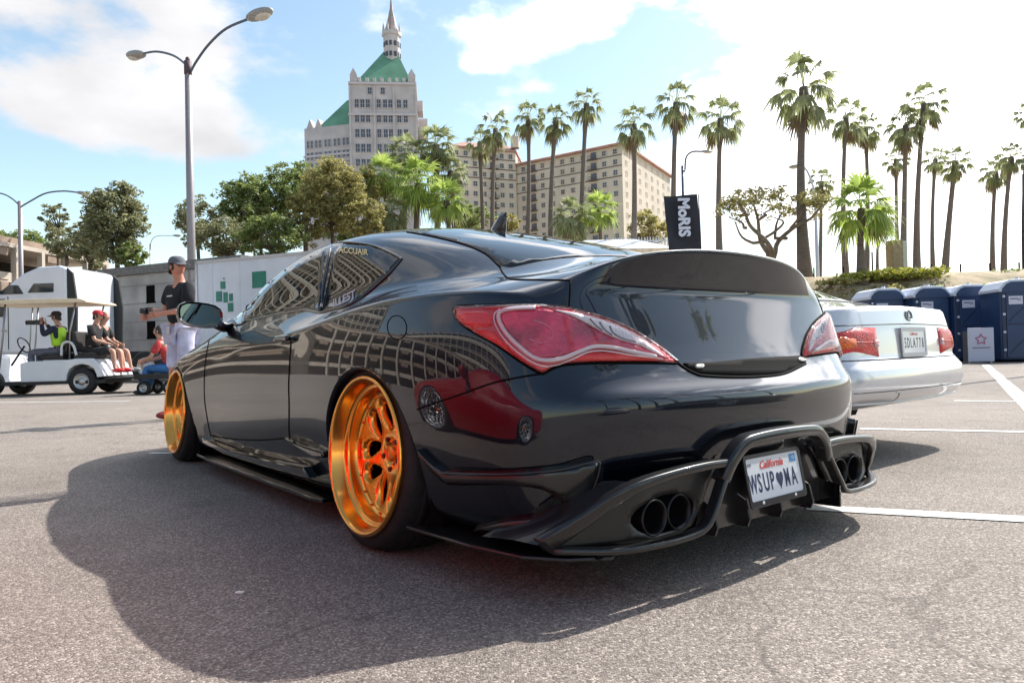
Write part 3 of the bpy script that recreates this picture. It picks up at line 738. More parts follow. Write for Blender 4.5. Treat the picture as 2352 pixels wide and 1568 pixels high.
# skins inside the hoops
def skin(name, outline, holes, xf, m, parent, step=.02, thick=.012):
    pts = [Vector(p) for p in outline]; n0 = len(pts); ed = [(i, (i + 1) % n0) for i in range(n0)]
    for H in holes:
        s0 = len(pts); pts += [Vector(p) for p in H]; ed += [(s0 + i, s0 + (i + 1) % len(H)) for i in range(len(H))]
    x = min(p.x for p in pts[:n0])
    while x < max(p.x for p in pts[:n0]):
        y = min(p.y for p in pts[:n0])
        while y < max(p.y for p in pts[:n0]):
            if in_poly(x, y, outline) and seg_dist(x, y, outline) > step * .4 and not any(in_poly(x, y, H) or seg_dist(x, y, H) < step * .4 for H in holes): pts.append(Vector((x, y)))
            y += step
        x += step
    r = delaunay_2d_cdt(pts, ed, [], 1, 1e-7)
    tri = [t for t in r[2] if not any(in_poly(*((r[0][t[0]] + r[0][t[1]] + r[0][t[2]]) / 3), H) for H in holes)]
    for s in (1, -1):
        mb = MB(); A = [Vector((xf(p.x, p.y), p.x * s, p.y)) for p in r[0]]; B = [a + Vector((thick, 0, 0)) for a in A]; n = len(A)
        cnt = {}
        for t in tri:
            for a, b in ((t[0], t[1]), (t[1], t[2]), (t[2], t[0])): cnt[(a, b)] = 1
        mb.add(A + B, [tuple(t) for t in tri] + [(b, a, a + n, b + n) for (a, b) in cnt if (b, a) not in cnt], True); mb.build(name, m, parent)
exh = [(.500 + .130 * math.cos(t) * (1 if abs(math.cos(t)) < .9 else .98), .218 + .052 * math.sin(t)) for t in [2 * math.pi * i / 32 for i in range(32)]]
skin('exhaust_surround', [(.25,.325),(.36,.335),(.50,.330),(.62,.314),(.70,.28),(.755,.242),(.805,.203),(.84,.170),(.83,.160),(.70,.152),(.56,.152),(.44,.155),(.388,.168),(.352,.205),(.303,.277)], [exh], lambda y, z: -.972 + .42 * max(0, y - .60), mat('diffuser_skin', (.007, .006, .006), .42, 0, .15, var=.3, vscale=60), dif)
# outer cheek of the diffuser that wraps round the corner
vs = []
for i, (y, z) in enumerate([(.62,.318),(.70,.286),(.755,.246),(.81,.207),(.85,.172)]): vs += [((-.985,-.958,-.925,-.89,-.855)[i], y + .012, z + .004), ((-.93,-.90,-.86,-.82,-.78)[i], y + .03, z + .006), (-.84 + .05 * i, y + .035, z - .01)]
for s in (1, -1):
    MB().add([Vector((a, b * s, c)) for a, b, c in vs], [(i * 3 + q, i * 3 + 3 + q, i * 3 + 4 + q, i * 3 + 1 + q) for i in range(4) for q in range(2)], True).build('diffuser_cheek', M_carb, dif)
# centre recess with plate panel and fins
MB().prism([(.30,.28),(.25,.345),(.19,.375),(-.19,.375),(-.25,.345),(-.30,.28),(-.36,.13),(.36,.13)], 'x', -.955, -.93).build('plate_panel', mat('diffuser_dark', (.010, .009, .010), .3, 0, .6), dif)
for y in (.305, .145, -.03, -.215):
    MB().prism([(-.93,.235),(-.985,.205),(-1.0,.150),(-.99,.125),(-.80,.125),(-.80,.2)], 'y', y - .004, y + .004).build('diffuser_fin', M_carb, dif, bevel=.0015)
MB().prism([(-.93,.215),(-1.03,.19),(-1.03,.118),(-.78,.11),(-.78,.2)], 'y', -.335, -.327).build('diffuser_fin', M_gloss, dif)
MB().b2((-.95,-.74,.135), (-.72,.74,.152)).build('diffuser_floor', M_gap, dif)
for s in (1, -1):
    for y in (.442, .545):
        Mx = Matrix.Translation((-.955, y * s, .214)) @ Matrix.Rotation(R(-90), 4, 'Y')
        MB().lathe([(.0475,-.22),(.0475,.0),(.050,.012),(.049,.02),(.045,.018),(.043,.0),(.043,-.16),(0,-.16)], 36, Mx).build('exhaust_tip', mat('burnt_chrome', (.016, .015, .017), .35, .5, 0), dif)
# number plate
pl = bpy.data.objects.new('number_plate', None); C.objects.link(pl); pl.parent = car
pl.matrix_local = Matrix(((0, math.sin(R(10)), -math.cos(R(10)), -.992), (-1, 0, 0, -.002), (0, math.cos(R(10)), math.sin(R(10)), .258), (0, 0, 0, 1)))   # local x = to the right, y = up, z = outwards
def rounded(w_, h_, r_, n=5):
    P = []
    for cx, cy, a0 in ((w_/2-r_, h_/2-r_, 0), (-w_/2+r_, h_/2-r_, 90), (-w_/2+r_, -h_/2+r_, 180), (w_/2-r_, -h_/2+r_, 270)):
        for i in range(n + 1): a = R(a0 + 90 * i / n); P.append((cx + r_ * math.cos(a), cy + r_ * math.sin(a)))
    return P
def text_mesh(name, txt, size, loc, m, parent, sx=1, shear=0, bold=0, align='CENTER', depth=.0004):
    cu = bpy.data.curves.new(name, 'FONT'); cu.body = txt; cu.size = size; cu.align_x = align; cu.align_y = 'CENTER'; cu.shear = shear; cu.extrude = depth; cu.offset = bold; cu.resolution_u = 3
    o = bpy.data.objects.new(name, cu); C.objects.link(o); dg = bpy.context.evaluated_depsgraph_get(); dg.update()
    me = bpy.data.meshes.new_from_object(o.evaluated_get(dg)); bpy.data.objects.remove(o); me.name = name
    me.transform(Matrix.Diagonal((sx, 1, 1, 1))); me.materials.clear(); me.materials.append(m)
    o = bpy.data.objects.new(name, me); C.objects.link(o); o.parent = parent; o.location = loc; return o
M_plate = mat('plate_white', (.74, .75, .80), .35, 0, .4); M_navy = mat('plate_navy', (.010, .022, .085), .4); M_pred = mat('plate_red', (.62, .06, .04), .4)
MB().prism(rounded(.305, .152, .010), 'z', 0, .002).build('plate_sheet', M_plate, pl)
fr = MB(); A = rounded(.312, .160, .012); B = rounded(.290, .128, .008); k = len(A)
B = [(x, y + .004) for x, y in B]
fr.add([(x, y, .0) for x, y in A] + [(x, y, .005) for x, y in A] + [(x, y, .005) for x, y in B] + [(x, y, .002) for x, y in B], [(i + a * k, (i + 1) % k + a * k, (i + 1) % k + (a + 1) * k, i + (a + 1) * k) for a in range(3) for i in range(k)]).build('plate_frame', mat('plate_frame', (.030, .027, .032), .3, .2, .5), pl)
text_mesh('plate_state', 'California', .034, (-.012, .043, .0026), M_pred, pl, .98, .35, .0006)
ltr = [('W', -.122, .80), ('S', -.088, .92), ('U', -.053, .92), ('P', -.020, .92), ('M', .063, .78), ('A', .103, .90)]
for ch, x, sx in ltr: text_mesh('plate_letter', ch, .080, (x, -.012, .0026), M_navy, pl, sx * .62, 0, .0012)
hp = [(0.0,-.030)] + [(.0155 * (math.sin(t) ** 3) , .0085 * (13 * math.cos(t) - 5 * math.cos(2 * t) - 2 * math.cos(3 * t) - math.cos(4 * t)) / 6.0 - .006) for t in [math.pi * i / 20 for i in range(19, 0, -1)]] + [(0, .002)]
hp2 = [(16 * math.sin(t) ** 3 / 16 * .0185, (13 * math.cos(t) - 5 * math.cos(2 * t) - 2 * math.cos(3 * t) - math.cos(4 * t)) / 16 * .030) for t in [2 * math.pi * i / 40 for i in range(40)]]
MB().prism([(x + .022, y - .010) for x, y in hp2], 'z', .002, .0030).build('plate_heart', M_navy, pl)
MB().prism([(.093,.036),(.128,.036),(.128,.060),(.093,.060)], 'z', .002, .0028).build('plate_sticker', mat('plate_sticker_blue', (.06, .24, .50), .4), pl)
text_mesh('plate_sticker_number', '15', .016, (.112, .048, .0031), M_plate, pl)
text_mesh('plate_sticker_month', 'JUN', .012, (-.128, .049, .0026), mat('plate_grey', (.25, .25, .3), .5), pl)
for x in (-.09, .09):
    MB().lathe([(0,.0075),(.004,.0075),(.0055,.005)], 10, Matrix.Translation((x, -.068, 0))).build('plate_screw', M_chrome, pl)
# ---------------- canards and splitters on the rear corners
M_can = mat('canard_black', (.010, .010, .011), .28, 0, .4)
can = [(968,1030),(990,1052),(1027,1079),(1080,1083),(1150,1082),(1227,1078),(1288,1071),(1325,1063),(1361,1053),(1368,1060),(1368,1071),(1355,1112),(1341,1155),(1330,1163),(1305,1157),(1280,1138),(1245,1118),(1190,1110),(1120,1108),(1040,1108),(1015,1090),(990,1065)]
patch('rear_canard', M_can, dense(can, 2, (8, 10)), on_px, car, 12, off=.018, rise=.006, rise_w=8, skirt=.02)
strip('canard_edge', M_can, line_px([(1027,1079),(1150,1082),(1227,1078),(1288,1071),(1361,1053),(1368,1071),(1355,1112),(1341,1155)], .026), .003, car)
wd = [(1094,1207),(1150,1193),(1220,1184),(1300,1178),(1313,1181),(1313,1196),(1290,1203),(1220,1207),(1150,1212)]
patch('lower_canard', M_can, dense(wd, 2, (0, 4, 5)), on_px, car, 9, off=.020, rise=.004, rise_w=6, skirt=.02)
rd = [(1150,1203),(1200,1194),(1256,1188),(1256,1199),(1200,1205)]
patch('side_reflector', mat('reflector_red', (.22, .012, .008), .25, 0, 1), dense(rd, 2, (0, 2, 3)), on_px, car, 6, off=.026)
patch('side_marker', M_chrome, dense([(1262,1185),(1290,1183),(1294,1190),(1288,1197),(1266,1197)], 3), on_px, car, 5, off=.027, rise=.003, rise_w=4)
for s in (1, -1):
    pts = [(-.30,.935),(-.62,.912),(-.80,.872),(-.90,.80),(-.965,.70),(-.9,.60),(-.5,.75)]
    MB().prism([(a, b * s) for a, b in pts], 'z', .128, .139).build('corner_splitter', M_carb, car, bevel=.004)
    MB().prism([(x, z) for x, z in [(2.28,.205),(2.20,.19),(1.70,.178),(1.0,.190),(.66,.205),(.60,.165),(1.2,.150),(1.8,.145),(2.25,.165)]], 'y', .848 * s, .892 * s).build('skirt_blade', M_gloss, car, bevel=.006)
    MB().prism([(2.40,.870),(2.30,.915),(2.0,.93),(1.2,.922),(.52,.915),(.44,.90),(.44,.80),(2.40,.80)] if s > 0 else [(2.40,-.870),(2.30,-.915),(2.0,-.93),(1.2,-.922),(.52,-.915),(.44,-.90),(.44,-.80),(2.40,-.80)], 'z', .088, .104).build('skirt_splitter', M_gloss, car, bevel=.003)
    MB().prism([(.86,.315),(.70,.285),(.52,.262),(.42,.270),(.42,.295),(.60,.300)], 'y', .868 * s, .905 * s).build('skirt_vent', M_gloss, car, bevel=.008)
fl_unused = [(915 + 26 * math.cos(t) - 3 * math.sin(t), 748 + 27 * math.sin(t) + 5 * math.cos(t)) for t in [2 * math.pi * i / 24 for i in range(24)]]
# ---------------- door handles
for s in (1, -1):
    hb = [Vector((p.x, p.y * s, p.z)) for p in proj_line([(.94,.745),(.86,.752),(.78,.754),(.735,.750)], 'y', .018, 4)]
    MB().tube(hb, [.006] + [.013] * (len(hb) - 2) + [.008], 8).build('door_handle', M_paint, car)
# ---------------- mirrors
def mirror(s):
    g = bpy.data.objects.new('wing_mirror', None); C.objects.link(g); g.parent = car
    sh = MB(); prof = []
    cx, cy, cz = 1.86, .985, .915
    n = 20; rings = []
    for t, k in ((0, 1.0), (.02, 1.04), (.06, 1.0), (.10, .82), (.125, .50), (.135, .1)):
        ring = []
        for i in range(n):
            a = 2 * math.pi * i / n; ex = 3.2
            ca, sa = math.cos(a), math.sin(a); rr_ = (abs(ca) ** ex + abs(sa) ** ex) ** (-1 / ex)
            y = rr_ * ca * .115 * k; z = rr_ * sa * .067 * k + .012 * (y / .115)
            ring.append(Vector((cx + t - .0 * y, (cy + y) * s, cz + z - t * .05)))
        rings.append(ring)
    vs = [v for r_ in rings for v in r_]; fs = [(i * n + k, i * n + (k + 1) % n, i * n + n + (k + 1) % n, i * n + n + k) for i in range(len(rings) - 1) for k in range(n)] + [tuple((len(rings) - 1) * n + k for k in range(n))]
    sh.add(vs, fs, True).build('mirror_housing', M_paint, g)
    gl = MB(); c = Vector((cx + .006, cy * s, cz)); ring = [Vector((cx + .008, (cy + (v.y * s - cy) * .90) * s, cz + (v.z - cz) * .86)) for v in rings[0]]
    gl.add(ring, [tuple(range(n))]).build('mirror_glass', mat('mirror_glass', (.16, .20, .21), .02, 1), g)
    gl = MB(); gl.add(rings[0] + ring, [(i, (i + 1) % n, n + (i + 1) % n, n + i) for i in range(n)], True).build('mirror_bezel', M_gloss, g)
    MB().tube([(1.90, .90 * s, .872), (1.93, .85 * s, .850), (1.96, .80 * s, .862)], [.032, .030, .040], 10).build('mirror_arm', M_gloss, g)
    return g
mirror(1); mirror(-1)
# sail panel in front of the side glass
patch('sail_panel', M_gloss, dense([(534,722),(552,712),(566,716),(562,742),(540,748),(528,738)], 3), on_px, car, 6, off=.004)
# stickers on the side glass, laid onto it letter by letter
def glass_text(txt, size, o, ex, ey, m, bold=.0):
    t = text_mesh('window_lettering', txt, size, (0, 0, 0), m, car, 1, 0, bold, 'LEFT', 0)
    me = t.data; n0 = len(me.vertices)
    for v in me.vertices:
        x = o[0] + ex[0] * v.co.x + ey[0] * v.co.y; y = o[1] + ex[1] * v.co.x + ey[1] * v.co.y
        h, n = on_px(x, y); v.co = h + n * .0045
    me.update()
glass_text('ACCUAIR', 1.0, (780, 575), (15.5, 1.6), (-1, -19), mat('sticker_yellow', (.80, .72, .32), .5), .02)
glass_text('ILLEST', 1.0, (766, 700), (18.5, -8.5), (0, -26), mat('sticker_white', (.42, .41, .44), .5), .03)
# a wiper-like cable along the screen foot and the interior seen as shapes are left to the tinted glass
# ================================================================== people
def skin_mesh(name, joints, bones, m, parent, sub=2):
    """joints: name -> (xyz, radius or (rx, ry)); bones: chains of joint names. Root is the first joint."""
    ids = {k: i for i, k in enumerate(joints)}
    ed = []
    for ch in bones:
        for a, b in zip(ch, ch[1:]):
            if (ids[a], ids[b]) not in ed and (ids[b], ids[a]) not in ed: ed.append((ids[a], ids[b]))
    me = bpy.data.meshes.new(name); me.from_pydata([tuple(joints[k][0]) for k in joints], ed, []); me.update()
    o = bpy.data.objects.new(name, me); C.objects.link(o)
    sk = o.modifiers.new('skin', 'SKIN'); sk.use_smooth_shade = True; sk.branch_smoothing = .6
    if not me.skin_vertices: 
        bpy.context.view_layer.objects.active = o; 
    lay = me.skin_vertices[0].data if len(me.skin_vertices) else None
    if lay is None: return o
    for k, i in ids.items():
        r = joints[k][1]; lay[i].radius = (r, r) if not isinstance(r, tuple) else r; lay[i].use_root = (i == 0)
    md = o.modifiers.new('s', 'SUBSURF'); md.levels = md.render_levels = sub
    dg = bpy.context.evaluated_depsgraph_get(); dg.update()
    m2 = bpy.data.meshes.new_from_object(o.evaluated_get(dg)); bpy.data.objects.remove(o); m2.name = name; m2.materials.clear(); m2.materials.append(m)
    for p in m2.polygons: p.use_smooth = True
    o = bpy.data.objects.new(name, m2); C.objects.link(o); o.parent = parent; return o
M_skin = mat('skin', (.50, .27, .19), .55, var=.12, vscale=14); M_hair = mat('hair_dark', (.02, .014, .01), .6)
def cloth(name, c): return mat(name, c, .9, var=.25, vscale=9, bump=.25, bscale=22)
def add_hand(J, B, tag_, wrist, dirv, side_v, curl=.5):
    """palm and five fingers; dirv points along the hand, side_v to the thumb side"""
    d = Vector(dirv).normalized(); s = Vector(side_v).normalized(); n = d.cross(s).normalized(); w_ = Vector(wrist)
    J[tag_ + 'palm'] = (w_ + d * .05, (.030, .016)); J[tag_ + 'palm2'] = (w_ + d * .085, (.034, .014)); B.append([tag_ + 'wrist', tag_ + 'palm', tag_ + 'palm2'])
    fing = []
    for k, (off, ln) in enumerate(((.030, .070), (.010, .080), (-.010, .074), (-.028, .058))):
        p0 = w_ + d * .085 + s * off; p1 = p0 + d * ln * .5 + n * curl * ln * .18; p2 = p1 + (d * (1 - curl) + n * curl).normalized() * ln * .3; p3 = p2 + (d * (1 - curl * 1.6) + n * curl * 1.6).normalized() * ln * .28
        fing.append([p0, p1, p2, p3])
    t0 = w_ + d * .03 + s * .026; fing.append([t0, t0 + (d * .6 + s).normalized() * .030, t0 + (d + s * .7).normalized() * .056 + n * curl * .01, t0 + (d + s * .45).normalized() * .076 + n * curl * .02])
    return fing
def finger_mesh(parent, fingers, m):
    mb = MB()
    for f in fingers: mb.tube([f[0] * 1.0, f[1], f[2], f[3]], [.0095, .009, .008, .0065], 8)
    o = mb.build('fingers', m, parent); return o
def make_person(name_label, loc, rz, J, shirt, trousers, shoe, cap=None, hair=M_hair, short_sleeve=True, shorts=False, head_dir=(1, 0, 0), vest=None, group=None, extra=None, hand_dirs=None, skin=None):
    sk = skin or M_skin
    t = thing('person', name_label, 'person', loc, rz, group)
    j = {k: Vector(v) for k, v in J.items()}
    hd = Vector(head_dir).normalized(); up = Vector((0, 0, 1)); sd = up.cross(hd).normalized()
    body = {'pelvis': (j['pelvis'], (.135, .11)), 'waist': (j['waist'], (.125, .095)), 'chest': (j['chest'], (.145, .105)), 'neck0': (j['neck'] - (j['neck'] - j['chest']) * .25, .065), 'neck': (j['neck'], .052), 'head0': (j['head'] - up * .07, (.060, .058)), 'head': (j['head'], (.070, .072)), 'crown': (j['head'] + up * .07 - hd * .008, (.062, .060))}
    B = [['pelvis', 'waist', 'chest', 'neck0', 'neck', 'head0', 'head', 'crown']]
    for s in 'lr':
        body[s + 'sh'] = (j[s + 'sh'], .058); body[s + 'el'] = (j[s + 'el'], .038); body[s + 'wrist'] = (j[s + 'wr'], .024)
        body[s + 'ua'] = ((j[s + 'sh'] + j[s + 'el']) / 2, .045); body[s + 'fa'] = (j[s + 'el'] * .65 + j[s + 'wr'] * .35, .038)
        B.append(['chest', s + 'sh', s + 'ua', s + 'el', s + 'fa', s + 'wrist'])
        body[s + 'hip'] = (j[s + 'hip'], .085); body[s + 'th'] = ((j[s + 'hip'] + j[s + 'kn']) / 2, .076); body[s + 'kn'] = (j[s + 'kn'], .055); body[s + 'cf'] = (j[s + 'kn'] * .68 + j[s + 'an'] * .32, .054); body[s + 'an'] = (j[s + 'an'], .036); body[s + 'toe'] = (j[s + 'toe'], (.038, .028))
        B.append(['pelvis', s + 'hip', s + 'th', s + 'kn', s + 'cf', s + 'an', s + 'toe'])
    fingers = []
    for s in 'lr':
        dv = (j[s + 'wr'] - j[s + 'el']).normalized() if not hand_dirs else Vector(hand_dirs[s]); sv = (Vector((0, 0, 1)) - dv * dv.z)
        if sv.length < .1: sv = Vector((1, 0, 0))
        fingers += add_hand(body, B, s, j[s + 'wr'], dv, sv, .55)
    skin_mesh('body', body, B, sk, t); finger_mesh(t, fingers, sk)
    h = j['head']
    MB().ellipsoid(h + hd * .004 + up * .01, (.086, .072, .108), 16, 12, Matrix((hd, sd, up)).transposed()).build('face', sk, t)
    f = MB(); f.ellipsoid(h + hd * .090 - up * .012, (.016, .013, .022), 8, 6, Matrix((hd, sd, up)).transposed()); f.build('nose', sk, t)
    for q in (1, -1):
        MB().ellipsoid(h + sd * q * .076 - up * .005 - hd * .005, (.018, .010, .030), 8, 6, Matrix((hd, sd, up)).transposed()).build('ear', sk, t)
        MB().ellipsoid(h + hd * .078 + sd * q * .030 + up * .012, (.010, .013, .008), 8, 6, Matrix((hd, sd, up)).transposed()).build('eye', mat('eye', (.06, .04, .03), .2), t)
    MB().ellipsoid(h + hd * .079 - up * .052, (.008, .024, .006), 8, 6, Matrix((hd, sd, up)).transposed()).build('mouth', mat('lips', (.32, .12, .10), .5), t)
    hm = MB(); vs = []; n = 18; fs = []
    for i in range(7):
        el = math.pi * .5 * i / 6
        for k in range(n):
            a = 2 * math.pi * k / n; low = .0
            z0 = -.035 - .04 * max(0, -math.cos(a))
            z = z0 + (.122 - z0) * math.sin(el); r = math.cos(el) ** .7 if i < 6 else .05
            vs.append(h + (hd * (math.cos(a) * .088 * r - .012) + sd * math.sin(a) * .083 * r + up * z) if math.cos(a) < .55 or i > 2 else h + hd * (.06 * r) + sd * math.sin(a) * .07 * r + up * (.07 + .052 * math.sin(el)))
    fs = [(i * n + k, i * n + (k + 1) % n, i * n + n + (k + 1) % n, i * n + n + k) for i in range(6) for k in range(n)]
    hm.add(vs, fs, True).build('hair', hair, t)
    if cap:
        cm = MB(); vs = []
        for i in range(7):
            el = math.pi * .5 * i / 6
            for k in range(n): a = 2 * math.pi * k / n; r = math.cos(el) ** .6 if i < 6 else .02; vs.append(h + hd * (math.cos(a) * .102 * r - .004) + sd * math.sin(a) * .090 * r + up * (.042 + .088 * math.sin(el)))
        cm.add(vs, fs, True).build('cap', cap, t)
        br = MB(); vs = []
        for k in range(9):
            a = R(-62 + 124 * k / 8); vs += [h + hd * math.cos(a) * .096 + sd * math.sin(a) * .086 + up * .045, h + hd * (.085 + .095 * math.cos(a * .9)) + sd * math.sin(a) * .082 + up * (.030 - .01 * abs(math.sin(a)))]
        br.add(vs + [v - up * .006 for v in vs], [(2 * k, 2 * k + 1, 2 * k + 3, 2 * k + 2) for k in range(8)] + [(18 + 2 * k, 18 + 2 * k + 2, 18 + 2 * k + 3, 18 + 2 * k + 1) for k in range(8)] + [(2 * k + 1, 19 + 2 * k, 21 + 2 * k, 2 * k + 3) for k in range(8)], True).build('cap_brim', cap, t)
    # shirt
    SJ = {'waist': (j['pelvis'] * .75 + j['waist'] * .25, (.182, .150)), 'mid': (j['waist'], (.180, .145)), 'chest': (j['chest'], (.192, .145)), 'collar': (j['neck'] - (j['neck'] - j['chest']) * .22, (.085, .075))}
    SB = [['waist', 'mid', 'chest', 'collar']]
    for s in 'lr':
        SJ[s + 'sh'] = (j[s + 'sh'], .086); k = .62 if short_sleeve else 1
        if short_sleeve: SJ[s + 'cuff'] = (j[s + 'sh'].lerp(j[s + 'el'], .80), .078); SB.append(['chest', s + 'sh', s + 'cuff'])
        else: SJ[s + 'el'] = (j[s + 'el'], .055); SJ[s + 'cuff'] = (j[s + 'el'].lerp(j[s + 'wr'], .92), .040); SB.append(['chest', s + 'sh', s + 'el', s + 'cuff'])
    skin_mesh('shirt', SJ, SB, shirt, t)
    if vest:
        skin_mesh('vest', {'waist': (j['pelvis'] * .6 + j['waist'] * .4, (.205, .175)), 'mid': (j['waist'], (.205, .170)), 'chest': (j['chest'], (.222, .175)), 'lsh': (j['chest'].lerp(j['lsh'], .8) + up * .02, .105), 'rsh': (j['chest'].lerp(j['rsh'], .8) + up * .02, .105)}, [['waist', 'mid', 'chest'], ['chest', 'lsh'], ['chest', 'rsh']], vest, t)
    TJ = {'pelvis': (j['pelvis'], (.150, .122))}; TB = []
    for s in 'lr':
        TJ[s + 'hip'] = (j[s + 'hip'], .102); TJ[s + 'th'] = ((j[s + 'hip'] + j[s + 'kn']) / 2, .094)
        if shorts: TJ[s + 'hem'] = (j[s + 'hip'].lerp(j[s + 'kn'], .92), .090); TB.append(['pelvis', s + 'hip', s + 'th', s + 'hem'])
        else: TJ[s + 'kn'] = (j[s + 'kn'], .072); TJ[s + 'hem'] = (j[s + 'kn'].lerp(j[s + 'an'], .9), .060); TB.append(['pelvis', s + 'hip', s + 'th', s + 'kn', s + 'hem'])
    skin_mesh('shorts' if shorts else 'trousers', TJ, TB, trousers, t)
    for s in 'lr':
        a, b = j[s + 'an'], j[s + 'toe']; d = (b - a); d.z = 0; d = d.normalized(); q = up.cross(d); z0 = min(a.z - .075, b.z - .03)
        c = a + d * .07; c.z = z0 + .045
        MB().ellipsoid(c, (.135, .050, .048), 14, 8, Matrix((d, q, up)).transposed()).build('shoe', shoe, t)
    return t, j
# the man standing beyond the front wing; local x = the way he faces (to the right of the picture)
fl_ = G(420, 962)
M_tee = cloth('black_tee', (.012, .012, .016))
J = dict(pelvis=(0,0,.95), waist=(.0,0,1.12), chest=(.0,0,1.34), neck=(.005,0,1.50), head=(.03,0,1.625),
         lsh=(.0,.19,1.43), lel=(.06,.245,1.16), lwr=(.26,.12,1.12), rsh=(.0,-.19,1.43), rel=(.05,-.25,1.16), rwr=(.25,-.13,1.11),
         lhip=(0,.10,.92), lkn=(.02,.11,.50), lan=(0,.12,.09), ltoe=(.15,.13,.035), rhip=(0,-.10,.92), rkn=(.03,-.12,.50), ran=(.02,-.14,.09), rtoe=(.17,-.15,.035))
SCL = 1.045
J = {k: tuple(c * SCL for c in v) for k, v in J.items()}
man, mj = make_person('man in black t-shirt, grey cap and pale shorts standing beyond the coupe', (fl_.x + .0, fl_.y, 0), R(-128), J, M_tee, cloth('pale_shorts', (.55, .54, .70)), mat('shoe_red', (.30, .03, .03), .6), cap=mat('cap_grey', (.13, .13, .15), .9, var=.2), shorts=True, head_dir=(math.cos(R(98)), math.sin(R(98)), -.03), skin=mat('skin_tanned', (.58, .24, .16), .5, var=.12, vscale=14))
MB().box((.36, 0, 1.20), (.05, .11, .075)).tube([(.38, 0, 1.20), (.44, 0, 1.20)], .03, 12).build('camera', mat('camera_black', (.02, .02, .02), .4), man)
MB().box((.164, .03, .995), (.008, .065, .095)).build('name_badge', mat('badge', (.55, .53, .55), .5), man)
MB().box((.150, .05, 1.37), (.006, .11, .014)).build('shirt_print', mat('print_white', (.7, .7, .7), .6), man)
# ================================================================== golf cart
cart = thing('golf_cart', 'white golf cart with cream roof carrying people, in front of the white lorry', 'golf cart', (G(224, 902).x, G(224, 902).y, 0), math.pi + R(2))
M_cw = mat('cart_white', (.72, .74, .78), .3, 0, .6, var=.06, vscale=3); M_cb = mat('cart_seat', (.025, .022, .022), .7, var=.3); M_cream = mat('cart_roof_cream', (.74, .60, .42), .5, var=.08); M_steel = mat('steel_grey', (.30, .30, .31), .35, .9)
MB().prism([(1.22,.28),(1.22,.66),(1.02,.70),(.36,.70),(.10,.735),(-.22,.73),(-.36,.60),(-.47,.36),(-.30,.34),(-.29,.42),(-.24,.52),(-.14,.59),(0,.62),(.14,.59),(.24,.52),(.29,.42),(.31,.28)], 'y', -.58, .58).build('cart_body', M_cw, cart, bevel=.02)
MB().prism([(2.42,.40),(2.40,.62),(2.22,.80),(1.92,.86),(1.78,.80),(1.66,.36),(1.60,.30),(1.60,.24),(1.72,.24),(1.74,.33),(1.62+.1,.36),(1.68+.02,.46),(1.80,.56),(1.95,.58),(2.10,.52),(2.20,.40)], 'y', -.56, .56).build('cart_cowl', M_cw, cart, bevel=.02)
MB().b2((1.70,-.57,.22), (-.46,.57,.29)).b2((-.44,-.55,.30), (-1.08,.55,.335)).build('cart_floor', mat('cart_floor', (.03, .03, .03), .8), cart)
for x, tilt in ((.62, .12), (-.04, -.12)):
    MB().box((x, 0, .78), (.46, 1.06, .13)).build('cart_seat', M_cb, cart, bevel=.03)
for x in (.33, .20): MB().box((x, 0, 1.08), (.07, 1.02, .42), M=Matrix.Rotation(R(-8 if x > .3 else 8), 3, 'Y')).build('cart_backrest', M_cb, cart, bevel=.025)
MB().prism([(1.98,1.885),(1.92,1.935),(1.5,1.955),(.5,1.96),(0,1.945),(-.12,1.90),(-.12,1.87),(1.98,1.865)], 'y', -.60, .60).build('cart_roof', M_cream, cart, bevel=.015)
for y in (.53, -.53):
    MB().tube([(1.66, y, .55), (1.58, y, 1.20), (1.52, y, 1.88)], .018).build('roof_post', M_steel, cart)
    MB().tube([(1.76, y, .62), (1.70, y, 1.20), (1.64, y, 1.88)], .014).build('roof_post', M_steel, cart)
    MB().tube([(.26, y, .70), (.24, y, 1.3), (.12, y, 1.88)], .018).build('roof_post', M_steel, cart)
    MB().tube(smooth_line([(.42, y, .80), (.40, y, 1.02), (.28, y, 1.08), (.18, y, 1.0), (.12, y, .80)], 5), .025).build('arm_rest', mat('arm_rest_white', (.65, .65, .65), .5), cart)
MB().tube([(1.62, .22, .62), (1.35, .22, 1.02)], .02).tube([(1.36 + .15 * math.cos(t) * .45, .22 + .17 * math.sin(t), 1.04 + .15 * math.cos(t)) for t in [2 * math.pi * i / 20 for i in range(20)]], .013, 6, closed=True).build('steering_wheel', M_cb, cart)
def small_wheel(parent, x, y, r=.27, wdt=.18):
    g = bpy.data.objects.new('wheel', None); C.objects.link(g); g.parent = parent; g.location = (x, y, r); Mx = Matrix.Rotation(R(-90 if y > 0 else 90), 4, 'X')
    MB().lathe([(r*.58,-wdt),(r*.92,-wdt),(r,-wdt*.85),(r,-wdt*.15),(r*.92,0),(r*.58,.0)], 32, Mx).build('tyre', M_rubber, g)
    MB().lathe([(r*.60,-.01),(r*.55,-.0),(r*.50,-.03),(r*.28,-.04),(r*.24,-.015),(r*.1,-.01),(0,-.01)], 28, Mx).build('hubcap', mat('hub_silver', (.45, .45, .46), .35, .8), g)
for x in (0, 1.87):
    for y in (.60, -.60): small_wheel(cart, x, y)
MB().tube([(-1.05, 0, .30), (-1.6, 0, .32)], .025).build('tow_bar', M_cb, cart)
